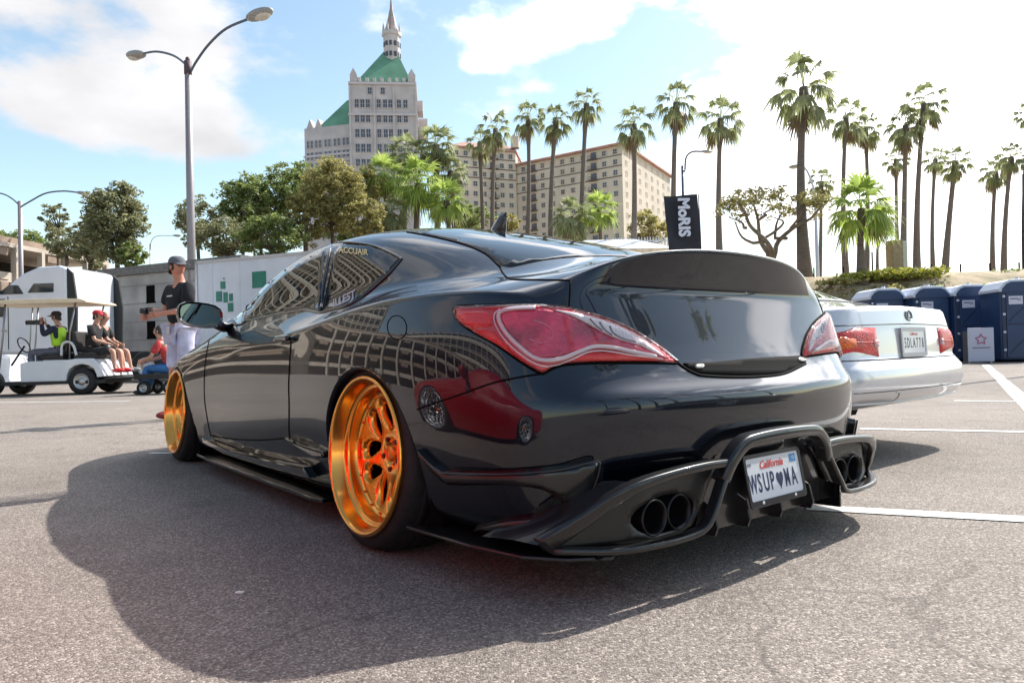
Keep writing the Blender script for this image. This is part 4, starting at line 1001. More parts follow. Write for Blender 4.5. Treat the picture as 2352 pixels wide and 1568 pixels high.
def seated(h_fwd, hipx, hipz, y, lean=0, knee=.48, foot=(.10, 0), arms='fwd', foot_dz=.42):
    """seated pose facing +x: returns joints"""
    j = {}
    j['pelvis'] = (hipx, y, hipz + .08); j['waist'] = (hipx + lean * .3, y, hipz + .27); j['chest'] = (hipx + lean * .7, y, hipz + .50); j['neck'] = (hipx + lean, y, hipz + .66); j['head'] = (hipx + lean + .04, y, hipz + .80)
    for s, q in (('l', 1), ('r', -1)):
        j[s + 'sh'] = (hipx + lean * .8, y + q * .18, hipz + .58)
        if arms == 'camera': j[s + 'el'] = (hipx + lean + .16, y + q * .24, hipz + .42); j[s + 'wr'] = (hipx + lean + .30, y + q * .07, hipz + .68)
        elif arms == 'wheel': j[s + 'el'] = (hipx + lean + .12, y + q * .25, hipz + .32); j[s + 'wr'] = (hipx + lean + .38, y + q * .14, hipz + .38)
        else: j[s + 'el'] = (hipx + lean + .10, y + q * .25, hipz + .30); j[s + 'wr'] = (hipx + lean + .32, y + q * .12, hipz + .22)
        j[s + 'hip'] = (hipx + .02, y + q * .10, hipz + .06); j[s + 'kn'] = (hipx + knee, y + q * .13, hipz + .09); j[s + 'an'] = (hipx + knee + foot[0], y + q * .14, hipz - foot_dz + .09); j[s + 'toe'] = (hipx + knee + foot[0] + .15, y + q * .15, hipz - foot_dz + .035)
    return j
cm = cart.matrix_basis.copy(); cm = Matrix.Translation(cart.location) @ Matrix.Rotation(cart.rotation_euler.z, 4, 'Z')
def on_cart(x, y, z): v = cm @ Vector((x, y, z)); return (v.x, v.y, v.z)
crz = cart.rotation_euler.z
cam_man, cj = make_person('person in hi-vis vest and dark cap driving the golf cart with raised camera', on_cart(0, 0, 0), crz, seated(1, .60, .80, .25, .04, .52, (-.02, 0), 'camera', .50), cloth('navy_top', (.02, .025, .05)), cloth('grey_trousers', (.12, .12, .15)), mat('shoe_dark', (.03, .03, .03), .6), cap=cloth('dark_cap', (.03, .022, .025)), vest=mat('hi_vis', (.42, .75, .03), .7, var=.2), short_sleeve=False)
MB().box((1.02, .25, 1.50), (.10, .14, .10)).tube([(1.05, .25, 1.50), (1.28, .25, 1.50)], [.045, .05], 14).build('camera', mat('camera_black', (.02, .02, .02), .4), cam_man)
make_person('person in red cap, black shirt and red shoes riding backwards on the golf cart', on_cart(0, 0, 0), crz + math.pi, {k: (v[0], v[1], v[2]) for k, v in seated(1, .08, .80, -.27, .06, .46, (.04, 0), 'lap', .38).items()}, cloth('black_shirt', (.018, .016, .018)), cloth('black_shorts', (.02, .02, .022)), mat('shoe_bright_red', (.65, .03, .03), .5), cap=mat('red_cap', (.45, .02, .03), .8), shorts=True)
make_person('bare-headed person in dark shirt riding backwards on the far side of the golf cart', on_cart(0, 0, 0), crz + math.pi, {k: (v[0], v[1], v[2]) for k, v in seated(1, -.04, .80, .27, .03, .46, (.08, 0), 'lap', .38).items()}, cloth('charcoal_shirt', (.04, .035, .035)), cloth('black_shorts', (.02, .02, .022)), mat('shoe_grey', (.3, .3, .3), .5), shorts=True)
# a person in red sitting on a trailer behind the cart
pr = W(386, 800, 13.9)
ct = thing('hand_cart', 'low dark flatbed trolley behind the golf cart', 'trolley', (pr.x - .35, pr.y, 0), 0)
MB().b2((-.15,-.35,.30), (.65,.35,.40)).build('deck', M_cb, ct)
for x in (.0, .5):
    for y in (.30, -.30): small_wheel(ct, x, y, .13, .07)
make_person('person in red top and blue jeans sitting on the dark trolley behind the golf cart', (pr.x + .02, pr.y, 0), R(185), seated(1, -.05, .42, 0, .20, .44, (.04, 0), 'lap', .42), cloth('red_top', (.50, .05, .05)), cloth('blue_jeans', (.05, .16, .38)), mat('shoe_dark', (.03, .03, .03), .6), cap=None)
# ================================================================== white lorry
M_tw = mat('lorry_white', (.74, .75, .80), .28, 0, .7, var=.05, vscale=1.2); M_tg = mat('lorry_glass', (.02, .035, .045), .04, 0, .5)
lo = W(158, 870, 22.5); lorry = thing('lorry_tractor', 'white long-nosed sleeper cab lorry parked behind the golf cart', 'lorry', (lo.x, lo.y, 0), math.pi + R(-3)); lorry.scale = (.97, 1, .94)
prof = [(-.85,1.0),(-.85,3.70),(-.60,3.80),(.10,3.78),(.60,3.58),(1.10,3.20),(1.50,2.88),(1.72,2.78),(2.02,2.22),(2.10,2.1),(2.10,1.0)]
MB().prism(prof, 'y', -1.18, 1.18).build('cab', M_tw, lorry, bevel=.09)
MB().prism([(2.05,.95),(2.05,2.10),(3.3,1.92),(3.62,1.72),(3.70,1.2),(3.70,.60),(3.35,.55),(3.30,.95)], 'y', -.85, .85).build('bonnet', M_tw, lorry, bevel=.10)
MB().prism([(3.85,.50),(3.85,.78),(3.6,.80),(3.6,.50)], 'y', -1.15, 1.15).build('front_bumper', M_tw, lorry, bevel=.04)
for s in (1, -1):
    y0, y1 = 1.183 * s, 1.20 * s
    MB().prism([(1.95,2.20),(1.15,2.20),(1.15,2.78),(1.60,2.78)], 'y', y0, y1).build('door_window', M_tg, lorry, bevel=.01)
    MB().prism([(1.42,2.92),(.55,2.92),(.72,3.20),(1.02,3.22)], 'y', y0, y1).build('fairing_window', M_tg, lorry, bevel=.01)
    MB().prism([(.42,2.95),(-.42,2.95),(-.42,3.24),(.22,3.24)], 'y', y0, y1).build('sleeper_window', M_tg, lorry, bevel=.01)
    MB().prism([(-.84,1.0),(-1.10,1.05),(-1.14,2.6),(-1.02,3.55),(-.84,3.72)], 'y', 1.10 * s, 1.17 * s).build('side_extender', mat('extender_black', (.02, .022, .022), .6), lorry)
    MB().prism([(.70,.45),(.70,1.0),(-.80,1.0),(-.80,.45)], 'y', .95 * s, 1.16 * s).build('side_fairing', M_tw, lorry, bevel=.03)
    MB().tube([(2.02, 1.22 * s, 1.62), (2.02, 1.40 * s, 1.70)], .03).box((2.02, 1.42 * s, 2.35), (.10, .16, .75)).build('wing_mirror', M_chrome, lorry)
    MB().b2((1.05,1.185*s,1.15), (1.07,1.192*s,2.85)).build('door_seam', M_gap, lorry); MB().b2((2.0,1.185*s,1.15), (2.02,1.192*s,2.2)).build('door_seam', M_gap, lorry)
    MB().box((1.18,1.20*s,1.75), (.16,.03,.05)).build('door_handle', M_chrome, lorry)
    MB().prism([(3.69,1.05),(3.69,1.35),(3.40,1.38),(3.42,1.08)], 'y', .84 * s, .87 * s).build('headlamp', mat('headlamp', (.6, .62, .65), .1, .4, 1), lorry, bevel=.02)
MB().prism([(2.085,2.12),(1.74,2.76),(1.755,2.775),(2.10,2.13)], 'y', -1.05, 1.05).build('windscreen', M_tg, lorry)
MB().b2((-4.2,-.45,.75), (3.3,.45,1.0)).build('chassis', M_cb, lorry)
for s in (1, -1):
    for x in (3.0, -2.1, -3.3): small_wheel(lorry, x, 1.16 * s, .50, .30)
    pts = [(3.0 + .62 * math.cos(t), .55 + .62 * math.sin(t)) for t in [math.pi * i / 12 for i in range(13)]]
    MB().prism(pts + [(x * .92 + 3.0 * .08, .55 + (z - .55) * .9) for x, z in pts[::-1]], 'y', .80 * s, 1.18 * s).build('front_fender', M_tw, lorry)

# ================================================================== box trailer with the green marks
tr0, tr1 = W(452, 700, 24.0), W(790, 700, 21.8)
dv = Vector((tr1.x - tr0.x, tr1.y - tr0.y, 0)); Lt = dv.length; trz = math.atan2(dv.y, dv.x)
trl = thing('box_trailer', 'white box trailer with green block marks behind the standing man', 'trailer', (tr0.x, tr0.y, 0), trz)
M_trw = mat('trailer_white', (.66, .69, .76), .4, 0, .3, var=.07, vscale=1.5)
MB().b2((0,0,1.05), (Lt, 2.5, 3.92)).build('trailer_box', M_trw, trl, bevel=.03)
MB().b2((-.02,-.03,3.86), (Lt + .02,2.53,3.96)).b2((-.02,-.03,1.0), (Lt+.02,2.53,1.12)).b2((-.03,-.03,1.0),(.06,.05,3.95)).build('edge_rail', mat('rail_silver', (.5, .52, .56), .35, .6), trl)
for i in range(int(Lt / 1.15)): MB().b2((.7 + i * 1.15, -.012, 1.12), (.73 + i * 1.15, 0, 3.86)).build('side_rib', M_trw, trl)
M_green = mat('mark_green', (.015, .20, .14), .4, var=.2, vscale=5)
def trl_px(px, py):
    a = W(px, py, 1) - CP; n = Vector((-dv.y, dv.x, 0)).normalized(); t = (Vector((tr0.x, tr0.y, 0)) - CP).dot(n) / a.dot(n); q = CP + a * t; return ((q - Vector((tr0.x, tr0.y, 0))).dot(dv.normalized()), q.z)
for a, b, c, d in ((498, 666, 509, 686), (510, 664, 518, 679), (514, 678, 521, 690), (506, 644, 517, 652), (508, 656, 517, 659), (497, 668.5, 510, 693), (514, 671, 523, 695), (527, 674, 535, 692), (524, 695, 536, 716), (507, 646, 517.5, 664), (513, 638, 516, 641)):
    if (a, b) in ((498, 666), (510, 664), (514, 678), (506, 644), (508, 656)): continue
    u0, z0 = trl_px(a, d); u1, z1 = trl_px(c, b); MB().b2((u0, -.016, z0), (u1, -.004, z1)).build('green_mark', M_green, trl)
u0, z0 = trl_px(580, 662); u1, z1 = trl_px(611, 622); MB().b2((u0, -.016, z0), (u1, -.004, z1)).build('green_panel', M_green, trl)
for x in (1.0, 2.1):
    for y in (.22, 2.5): 
        g = MB().lathe([(0,-.26),(.48,-.26),(.50,-.2),(.50,-.04),(.46,0),(.25,0),(.22,-.05),(0,-.05)], 28, Matrix.Translation((Lt - x - .3, y - .1, .5)) @ Matrix.Rotation(R(90), 4, 'X')).build('wheel', M_rubber, trl)
# grey concrete block building with openings, seen between lorry and man
cb0, cb1 = W(262, 700, 29), W(452, 700, 27)
dvb = Vector((cb1.x - cb0.x, cb1.y - cb0.y, 0)); Lb = dvb.length
conc = thing('concrete_building', 'low grey concrete building with dark square openings behind the standing man', 'building', (cb0.x - .5, cb0.y, 0), math.atan2(dvb.y, dvb.x))
M_conc = mat('concrete', (.44, .42, .40), .9, var=.35, vscale=.9, bump=.3, bscale=6, detail=8)  # mottling puts the dappled shadows on this wall into its colour
MB().b2((0,0,0), (Lb + 3, 6, 4.05)).build('wall', M_conc, conc, bevel=.02)
MB().b2((-.1,-.12,4.05), (Lb + 3.1, 6.1, 4.38)).build('roof_edge', mat('concrete_dark', (.20, .19, .18), .9, var=.3), conc)
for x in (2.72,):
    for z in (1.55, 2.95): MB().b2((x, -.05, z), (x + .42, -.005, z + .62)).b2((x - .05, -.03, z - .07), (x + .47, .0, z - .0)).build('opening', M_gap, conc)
for i in range(5): MB().b2((.02, -.015, .72 + i * .72), (Lb + 2.98, .0, .745 + i * .72)).build('wall_joint', mat('joint_dark', (.25, .24, .23), .9), conc)
# ================================================================== parking structure
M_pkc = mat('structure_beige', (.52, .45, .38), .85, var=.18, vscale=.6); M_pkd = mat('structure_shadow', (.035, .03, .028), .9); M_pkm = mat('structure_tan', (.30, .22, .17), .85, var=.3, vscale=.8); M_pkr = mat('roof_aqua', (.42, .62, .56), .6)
p0, p1 = W(245, 650, 62), W(0, 650, 50); dp = Vector((p1.x - p0.x, p1.y - p0.y, 0)).normalized(); Lp = 150
pk = thing('parking_structure', 'long beige parking structure with open decks and columns behind the lorry', 'building', (p0.x, p0.y, 0), math.atan2(dp.y, dp.x) + math.pi)
H0 = 9.0
for i in range(4):
    z = .0 + i * 2.55
    MB().b2((-Lp, .0, z + 1.45), (0, 14, z + 1.75)).build('deck_slab', M_pkc, pk)
    MB().b2((-Lp, -.10, z + 1.35), (0, .15, z + 2.05)).build('parapet', M_pkm if i % 2 else M_pkc, pk)
MB().b2((-Lp, 6.0, 0), (0, 6.3, 9.0)).build('deck_shade_wall', M_pkd, pk)  # dark sheet: shade inside the open decks put into its colour
MB().b2((-Lp, -.25, 8.95), (0, 14, 9.25)).build('roof_slab', M_pkc, pk)
colm = None
for i in range(58):
    x = -.3 - i * 2.6
    o = MB().b2((-.16, -.32, 0), (.16, .1, 9.0)).build('column', M_pkc, pk) if colm is None else colm.copy()
    if colm is None: colm = o
    else: C.objects.link(o)
    o.location = (x, 0, 0)
for i in range(0, 58, 2):
    x = -.3 - i * 2.6
    for j in range(3):
        if i == 0 and j == 0: rp = MB().b2((-1.9,-.16,3.25),(-.7,-.1,3.9)).b2((-1.9,-.16,4.05),(-.7,-.1,4.1)).build('deck_railing', M_pkm, pk); o = rp
        else: o = rp.copy(); C.objects.link(o)
        o.location = (x, 0, j * 2.55)
MB().prism([(-16,9.25),(-10,10.6),(-4,10.6),(2,9.25)], 'y', 2, 10).build('stair_roof', M_pkr, pk); pk.children[-1].location = (-14, 0, 0)
# a second, taller slab block of flats further left; the doors of the coupe mirror its balconies
M_bal = mat('flats_white', (.62, .56, .48), .8, var=.12, vscale=.4); M_rail = mat('flats_rail', (.20, .16, .13), .6)
b0 = CAR0 + FX * 110 + LX * 56
fl2 = thing('flats_block', 'long block of flats with rows of balconies, mirrored in the coupe doors', 'building', (b0.x, b0.y, 0), CAR_RZ + math.pi)
MB().b2((0, 0, 0), (120, 12, 24)).build('wall', M_bal, fl2)
for i in range(8):
    z = 1.2 + i * 2.9
    MB().b2((0, -1.3, z), (120, 0, z + .22)).build('balcony_slab', M_bal, fl2); MB().b2((0, -1.3, z + .3), (120, -1.24, z + 1.1)).build('balcony_front', M_bal if i % 2 else M_rail, fl2)
    MB().b2((0, -.04, z + .25), (120, -.01, z + 2.3)).build('balcony_glazing', M_tg, fl2)
for i in range(25): MB().b2((i * 4.9, -1.32, 0), (i * 4.9 + .3, -.0, 24)).build('balcony_divider', M_bal, fl2)
fl2.rotation_euler.z = CAR_RZ; fl2.location = (b0 - FX * 120 + LX * 0)[:]; fl2.scale = (1, 1, 1)

# tall curved hotel ahead-left, outside the frame: the side glass of the coupe mirrors its balconies
h0 = CAR0 + FX * 112 + LX * 7; h1 = CAR0 + FX * 88 + LX * 46; hv = h1 - h0; hl = hv.length
hot = thing('hotel_tower', 'tall slab hotel with rows of balconies, mirrored in the side glass of the coupe', 'building', h0, math.atan2(hv.y, hv.x))
sg = -1 if (Matrix.Rotation(-math.atan2(hv.y, hv.x), 3, 'Z') @ (CAR0 - h0)).y < 0 else 1
def arc(u): return sg * -1 * 5.0 * math.sin(math.pi * u / hl)
NS = 18
def slab(z0, z1, y0, y1, name, m):
    vs = []
    for i in range(NS + 1):
        u = hl * i / NS; a = arc(u)
        for y in (y0, y1):
            for z in (z0, z1): vs.append((u, a + sg * y, z))
    fs = []
    for i in range(NS):
        b = i * 4; fs += [(b, b+4, b+5, b+1), (b+2, b+3, b+7, b+6), (b+1, b+5, b+7, b+3), (b, b+2, b+6, b+4)]
    MB().add(vs, fs).build(name, m, hot)
slab(0, 70, -9, 0, 'wall', M_bal)
for i in range(21):
    z = 5 + i * 3.1; slab(z, z + .25, 0, 1.7, 'balcony_slab', M_bal); slab(z + .35, z + 1.15, 1.62, 1.7, 'balcony_front', M_bal if i % 3 else M_rail); slab(z + .3, z + 2.5, .02, .06, 'balcony_glazing', M_tg)
for i in range(NS + 1):
    u = hl * i / NS; MB().b2((u - .15, arc(u), 4), (u + .15, arc(u) + sg * 1.75, 70)).build('balcony_divider', M_bal, hot)
# ================================================================== silver saloon
LO = (.73, -2.40)
lex = thing('silver_saloon', 'pearl silver saloon with orange and red tail lamps parked right of the black coupe', 'car', CAR0 + FX * LO[0] + LX * LO[1], CAR_RZ)
M_silver = mat('pearl_silver', (.66, .65, .68), .25, .25, 1, var=.03, vscale=2, coat_r=.02)
M_sill = mat('lower_body_grey', (.30, .31, .34), .26, .4, 1)
S_ST = []
for x, k, zt in ((3.60,.86,.70),(3.2,.97,.74),(2.81,1,.77),(2.35,1,.79),(1.95,1,.80),(1.45,1,.805),(.9,1,.81),(.45,1,.82),(.1,1,.83),(-.3,.995,.84),(-.70,.975,.845),(-.98,.935,.845)):
    b = .17 if x > -.5 else .30
    S_ST.append((x, [(.74*k,b),(.86*k,b+.02),(.905*k,.34),(.925*k,.43),(.925*k,.51),(.915*k,.60),(.895*k,.71),(.82*k,zt)]))
S_UP = [
 [(.1,.66,.71),(.14,.5,.72),(.17,.4,.725),(.19,.28,.73),(.2,.14,.73),(.2,0,.73)],
 [(0,.72,.77),(0,.55,.785),(0,.43,.79),(0,.3,.795),(0,.15,.80),(0,0,.80)],
 [(0,.74,.81),(0,.58,.83),(0,.45,.84),(0,.31,.845),(0,.15,.85),(0,0,.85)],
 [(0,.75,.83),(0,.62,.86),(.02,.5,.87),(.04,.35,.88),(.05,.17,.885),(.06,0,.885)],
 [(0,.77,.86),(0,.74,.93),(0,.70,.99),(.02,.60,1.03),(.05,.32,1.05),(.06,0,1.055)],
 [(0,.775,.87),(0,.735,1.0),(0,.69,1.14),(0,.61,1.19),(0,.34,1.215),(0,0,1.22)],
 [(0,.775,.87),(0,.735,1.03),(0,.69,1.19),(0,.61,1.24),(0,.34,1.265),(0,0,1.27)],
 [(0,.775,.88),(0,.735,1.03),(0,.69,1.19),(0,.61,1.24),(0,.34,1.265),(0,0,1.27)],
 [(0,.77,.885),(0,.73,1.01),(0,.685,1.14),(0,.605,1.19),(0,.34,1.215),(0,0,1.22)],
 [(0,.765,.88),(0,.72,.93),(0,.67,.99),(0,.59,1.03),(0,.33,1.055),(0,0,1.06)],
 [(0,.755,.86),(0,.68,.875),(0,.58,.89),(0,.45,.90),(0,.25,.91),(0,0,.915)],
]
S_FA = []; S_NO = []
for k, y7 in enumerate([.64,.52,.40,.27,.13,0]):
    t = y7 / .76; dx = -.055 * (1 - t * t)
    zt = .868 + .014 * (1 - t)
    S_FA.append([(-1.00+dx, y7*1.1, .30),(-1.06+dx, y7*1.15, .32),(-1.12+dx, y7*1.17, .38),(-1.145+dx, y7*1.17, .46),(-1.13+dx, y7*1.15, .525),(-1.085+dx, y7*1.1, .585),(-1.075+dx, y7*1.08, .74),(-1.05+dx, y7, zt)])
    S_NO.append([(3.7, y7*1.1, .2),(3.74, y7*1.12, .22),(3.78, y7*1.14, .3),(3.80, y7*1.14, .4),(3.79, y7*1.13, .5),(3.76, y7*1.1, .58),(3.73, y7*1.05, .66),(3.68, y7, .70)])
_sv = (ST, UP, FA, NO); ST, UP, FA, NO = S_ST, S_UP, S_FA, S_NO
sv, sf, sidx = body_cage()
n_ = len(ST); cre = []
for row, c in ((7, .55), (5, .7), (4, .5)):
    ids = [sidx[('s', i, row)] for i in range(n_ - 3, n_)] + [sidx[('f', k, row)] for k in range(6)]
    for a, b in zip(ids, ids[1:]): cre.append((a, b, c))
pos = {tuple(round(c, 5) for c in p): i for i, p in enumerate(sv)}
cre += [(pos[(round(sv[a].x, 5), round(-sv[a].y, 5), round(sv[a].z, 5))], pos[(round(sv[b].x, 5), round(-sv[b].y, 5), round(sv[b].z, 5))], c) for a, b, c in cre]
sme = subdivided(sv, sf, 3, cre); ST, UP, FA, NO = _sv
SV = [v.co.copy() for v in sme.vertices]; SF = [tuple(p.vertices) for p in sme.polygons]; SBVH = BVHTree.FromPolygons(SV, SF)
SARCH = [(0, .30, .345), (2.81, .30, .345)]
SV2, SF2, _ = cut_arches(SV, SF, SARCH)
def s_class(c):
    x, y, z = c; a = abs(y)
    if x < -.45 and z < .565: return 'rear_bumper'
    if x < -.35 and a < .66 and z > .84: return 'boot_lid'
    if x < -1.0 and z >= .565: return 'rear_panel'
    if z > .86 and -.35 < x < 2.1: return 'roof'
    if x > 2.1 and z > .74: return 'bonnet'
    if x > 3.3: return 'front_bumper'
    return 'side_panel' if y > 0 else 'side_panel_r'
grp = {}
for f in SF2:
    c = sum((SV2[i] for i in f), Vector()) / len(f); grp.setdefault(s_class(c), []).append(f)
for k, fs in grp.items(): submesh(k[:-2] if k.endswith('_r') else k, SV2, fs, M_silver, lex)
def s_surf(p, d):
    h = SBVH.ray_cast(p, d); return (h[0], h[1] if h[1].dot(d) < 0 else -h[1]) if h[0] is not None else (None, None)
arch_parts(lex, SARCH, s_surf, M_silver, M_gap)
MB().b2((-.88,-.62,.30), (3.5,.62,.42)).b2((.42,-.82,.20), (2.4,.82,.35)).build('underbody', M_gap, lex)
def s_rear(y, z): return s_surf(Vector((-4, y, z)), Vector((1, 0, 0)))
def s_px(px, py):
    d = W(px, py, 1) - CP; return s_surf(EYE_C - Vector((LO[0], LO[1], 0)), Vector((d.dot(FX), d.dot(LX), d.z)).normalized())
M_or = mat('lamp_orange', (.90, .15, .015), .35, 0, .25, var=.35, vscale=22, bump=.4, bscale=90); M_rd = mat('saloon_lamp_red', (.62, .012, .010), .35, 0, .25, var=.4, vscale=20, bump=.4, bscale=90)
M_sd = mat('seam_grey', (.05, .05, .055), .6)
for s in (1, -1):
    L = patch('tail_lamp', M_rd, [(s*.405,.592),(s*.405,.752),(s*.60,.755),(s*.80,.75),(s*.825,.73),(s*.835,.66),(s*.80,.605),(s*.76,.592)], s_rear, lex, .03, off=.003, rise=.008, rise_w=.02, mirror=False)[0]
    patch('turn_signal', M_or, [(s*.62,.645),(s*.62,.690),(s*.70,.705),(s*.815,.705),(s*.822,.66),(s*.80,.635),(s*.70,.638)], s_rear, L, .03, off=.0135, mirror=False)
    patch('reverse_lamp', mat('reverse_lamp', (.62, .42, .42), .3, 0, .2), [(s*.412,.645),(s*.412,.685),(s*.455,.685),(s*.455,.645)], s_rear, L, .03, off=.0135, mirror=False)
    MB().tube([h + n * .013 for h, n in (s_rear(s * y, .672) for y in (.41,.5,.6,.7,.8)) if h is not None], .003, 6).build('lamp_divider', M_rd, L)
def s_line(pts, r, m, name='body_seam', f=s_rear, off=0):
    P = [h + n * off for h, n in (f(p.x, p.y) for p in smooth_line([(a, b, 0) for a, b in pts], 8)) if h is not None]; MB().tube(P, r, 6).build(name, m, lex)
s_line([(-.80,.762),(-.4,.770),(0,.774),(.4,.770),(.80,.762)], .0035, M_sd)
s_line([(-.84,.574),(-.4,.574),(0,.574),(.4,.574),(.84,.574)], .0045, M_sd)
s_line([(-.88,.405),(-.4,.40),(0,.40),(.4,.40),(.88,.405)], .003, M_sd)
s_line([(-.86,.345),(-.4,.33),(0,.33),(.4,.33),(.86,.345)], .006, M_sill, 'bumper_lip', off=.003)
s_line([(.30,.39),(.26,.385),(.235,.36),(.245,.335)], .004, M_sill)
cl = lambda x, y: s_surf(Vector((x, y, 3)), Vector((0, 0, -1)))
patch('rear_window', M_glass, dense([(.28,0),(.28,.40),(.22,.55),(-.15,.60),(-.52,.64),(-.60,.45),(-.63,0),(-.60,-.45),(-.52,-.64),(-.15,-.60),(.22,-.55),(.28,-.40)], 3), cl, lex, .05, off=.002, mirror=False)
MB().tube([h + n * .002 for h, n in (cl(p.x, p.y) for p in smooth_line([(-.62,.70,0),(-.66,.5,0),(-.67,0,0),(-.66,-.5,0),(-.62,-.70,0)], 8)) if h is not None], .004, 6).build('body_seam', M_sd, lex)
sw = lambda x, z: s_surf(Vector((x, 3, z)), Vector((0, -1, 0)))
patch('side_window', M_glass, dense([(-.10,.905),(.15,1.06),(.45,1.15),(.9,1.165),(1.3,1.13),(1.75,.98),(1.9,.905),(1.0,.895)], 3), sw, lex, .05, off=.002)
for z in (.205,):
    for s in (1, -1): MB().b2((.40, .86 * s, .17), (2.38, .915 * s, .30)).build('sill_moulding', M_sill, lex, bevel=.02)
# round emblem, plate
em, en = s_rear(-.005, .825); Mx = Matrix.Translation(em + en * .003) @ en.to_track_quat('Z', 'Y').to_matrix().to_4x4()
g = MB(); g.tube([Mx @ Vector((.040 * math.cos(t), .029 * math.sin(t), 0)) for t in [2 * math.pi * i / 28 for i in range(28)]], .0045, 6, closed=True); g.tube([Mx @ Vector(p) for p in ((-.008,.018,0),(-.016,-.012,0),(.020,-.012,0))], .0045, 6); g.build('round_emblem', mat('emblem_grey', (.25, .26, .28), .25, .8), lex)
lp = bpy.data.objects.new('number_plate', None); C.objects.link(lp); lp.parent = lex; hh, nn = s_rear(0, .668)
lp.matrix_local = Matrix(((0, 0.05, -1, hh.x - .008), (-1, 0, 0, 0), (0, 1, .05, .668), (0, 0, 0, 1)))
MB().prism(rounded(.305, .152, .01), 'z', 0, .003).build('plate_sheet', M_plate, lp)
A = rounded(.325, .172, .012); B = rounded(.290, .125, .008); k = len(A)
MB().add([(x, y, .0) for x, y in A] + [(x, y, .006) for x, y in A] + [(x, y, .006) for x, y in B] + [(x, y, .003) for x, y in B], [(i + a * k, (i + 1) % k + a * k, (i + 1) % k + (a + 1) * k, i + (a + 1) * k) for a in range(3) for i in range(k)]).build('plate_frame', mat('frame_grey', (.42, .42, .46), .4, .3), lp)
for i, ch in enumerate('5DLA778'): text_mesh('plate_letter', ch, .082, ((i - 3) * .038, -.008, .0034), mat('plate_slate', (.03, .045, .10), .5), lp, .56, 0, .001)
text_mesh('plate_state', 'California', .026, (0, .047, .0034), M_pred, lp, 1, .3)
for loc, s in (((0, .90, .315), 1), ((2.81, .90, .315), 1), ((0, -.90, .315), -1), ((2.81, -.90, .315), -1)):
    w_ = thing('wheel', None, None, (0, 0, 0)); w_.parent = lex; w_.location = loc; w_.rotation_euler = (0, 0, 0 if s > 0 else math.pi)
    for kk in ('label', 'category'):
        if kk in w_: del w_[kk]
    Mx = Matrix.Rotation(R(-90), 4, 'X')
    MB().lathe([(.20,-.24),(.30,-.24),(.315,-.21),(.315,-.03),(.30,0),(.21,0)], 48, Mx).build('tyre', M_rubber, w_)
    MB().lathe([(.215,-.005),(.20,-.01),(.19,-.05),(.05,-.04),(.04,-.02),(0,-.02)], 40, Mx).build('rim', M_chrome, w_)
pass
# ================================================================== reflected cars behind and beside the photographer
def repaint(root, m):
    for o in [root] + list(root.children_recursive):
        if o.type == 'MESH' and o.material_slots and o.data.materials[0] == M_paint:
            o.material_slots[0].link = 'OBJECT'; o.material_slots[0].material = m
def coupe_copy(name, x, y, rz, m, label):
    r = thing(name, label, 'car', CAR0 + FX * x + LX * y, CAR_RZ + rz)
    for ch in list(car.children):
        if ch.name.split('.')[0] in ('roof', 'trunk_lid', 'rear_bumper', 'front_bumper', 'hood', 'door', 'side_skirt', 'front_fender', 'rear_fender', 'side_window', 'rear_window', 'windscreen', 'wheel', 'tail_lamp', 'underbody', 'wing_mirror', 'wheel_well', 'arch_lip'): copy_tree(ch, r)
    repaint(r, m); 
    for o in r.children_recursive:
        if o.type == 'MESH' and o.data.materials and o.data.materials[0] == M_rim: o.material_slots[0].link = 'OBJECT'; o.material_slots[0].material = M_chrome
    return r
coupe_copy('red_coupe', -1.5, 3.40, 0, mat('red_paint', (.42, .006, .008), .18, 0, 1), 'bright red sports coupe mirrored in the rear quarter of the black coupe')
coupe_copy('white_coupe', -9.6, -.9, R(6), mat('white_paint', (.72, .72, .72), .2, 0, 1), 'white sports coupe mirrored in the rear bumper of the black coupe')
coupe_copy('dark_coupe', -6.9, -4.5, R(4), mat('dark_plum_paint', (.03, .008, .012), .15, 0, 1), 'dark plum coupe mirrored at the right of the black bumper')
# ================================================================== painted lines
M_line = mat('line_white', (.70, .69, .66), .8, var=.22, vscale=30, detail=6)
def pline(a, b, wd, name='parking_line'):
    a = Vector(a); b = Vector(b); d = (b - a).normalized(); n = Vector((-d.y, d.x, 0)) * wd / 2
    z = Vector((0, 0, .004)); k = max(1, int((b - a).length / .25)); vs = []; 
    for i in range(k + 1):
        c = a + (b - a) * i / k; j = .006 * math.sin(i * 12.9) ; vs += [c + n * (1 + j / wd) + z, c - n * (1 + .7 * j / wd) + z]
    return MB().add(vs, [(2*i, 2*i+1, 2*i+3, 2*i+2) for i in range(k)]).build(name, M_line, kind='structure')
pline(G(1852,1166), G(2450,1198.5), .10); pline(G(1975,985), G(2500,995), .085); pline(G(2190,920.5), G(2600,925), .09)
pline(G(2264,838), G(2352,921) + (G(2352,921) - G(2264,838)) * .5, .16); pline(G(345,1041), G(398,1041), .06); pline(G(-200,927), G(300,921), .08)
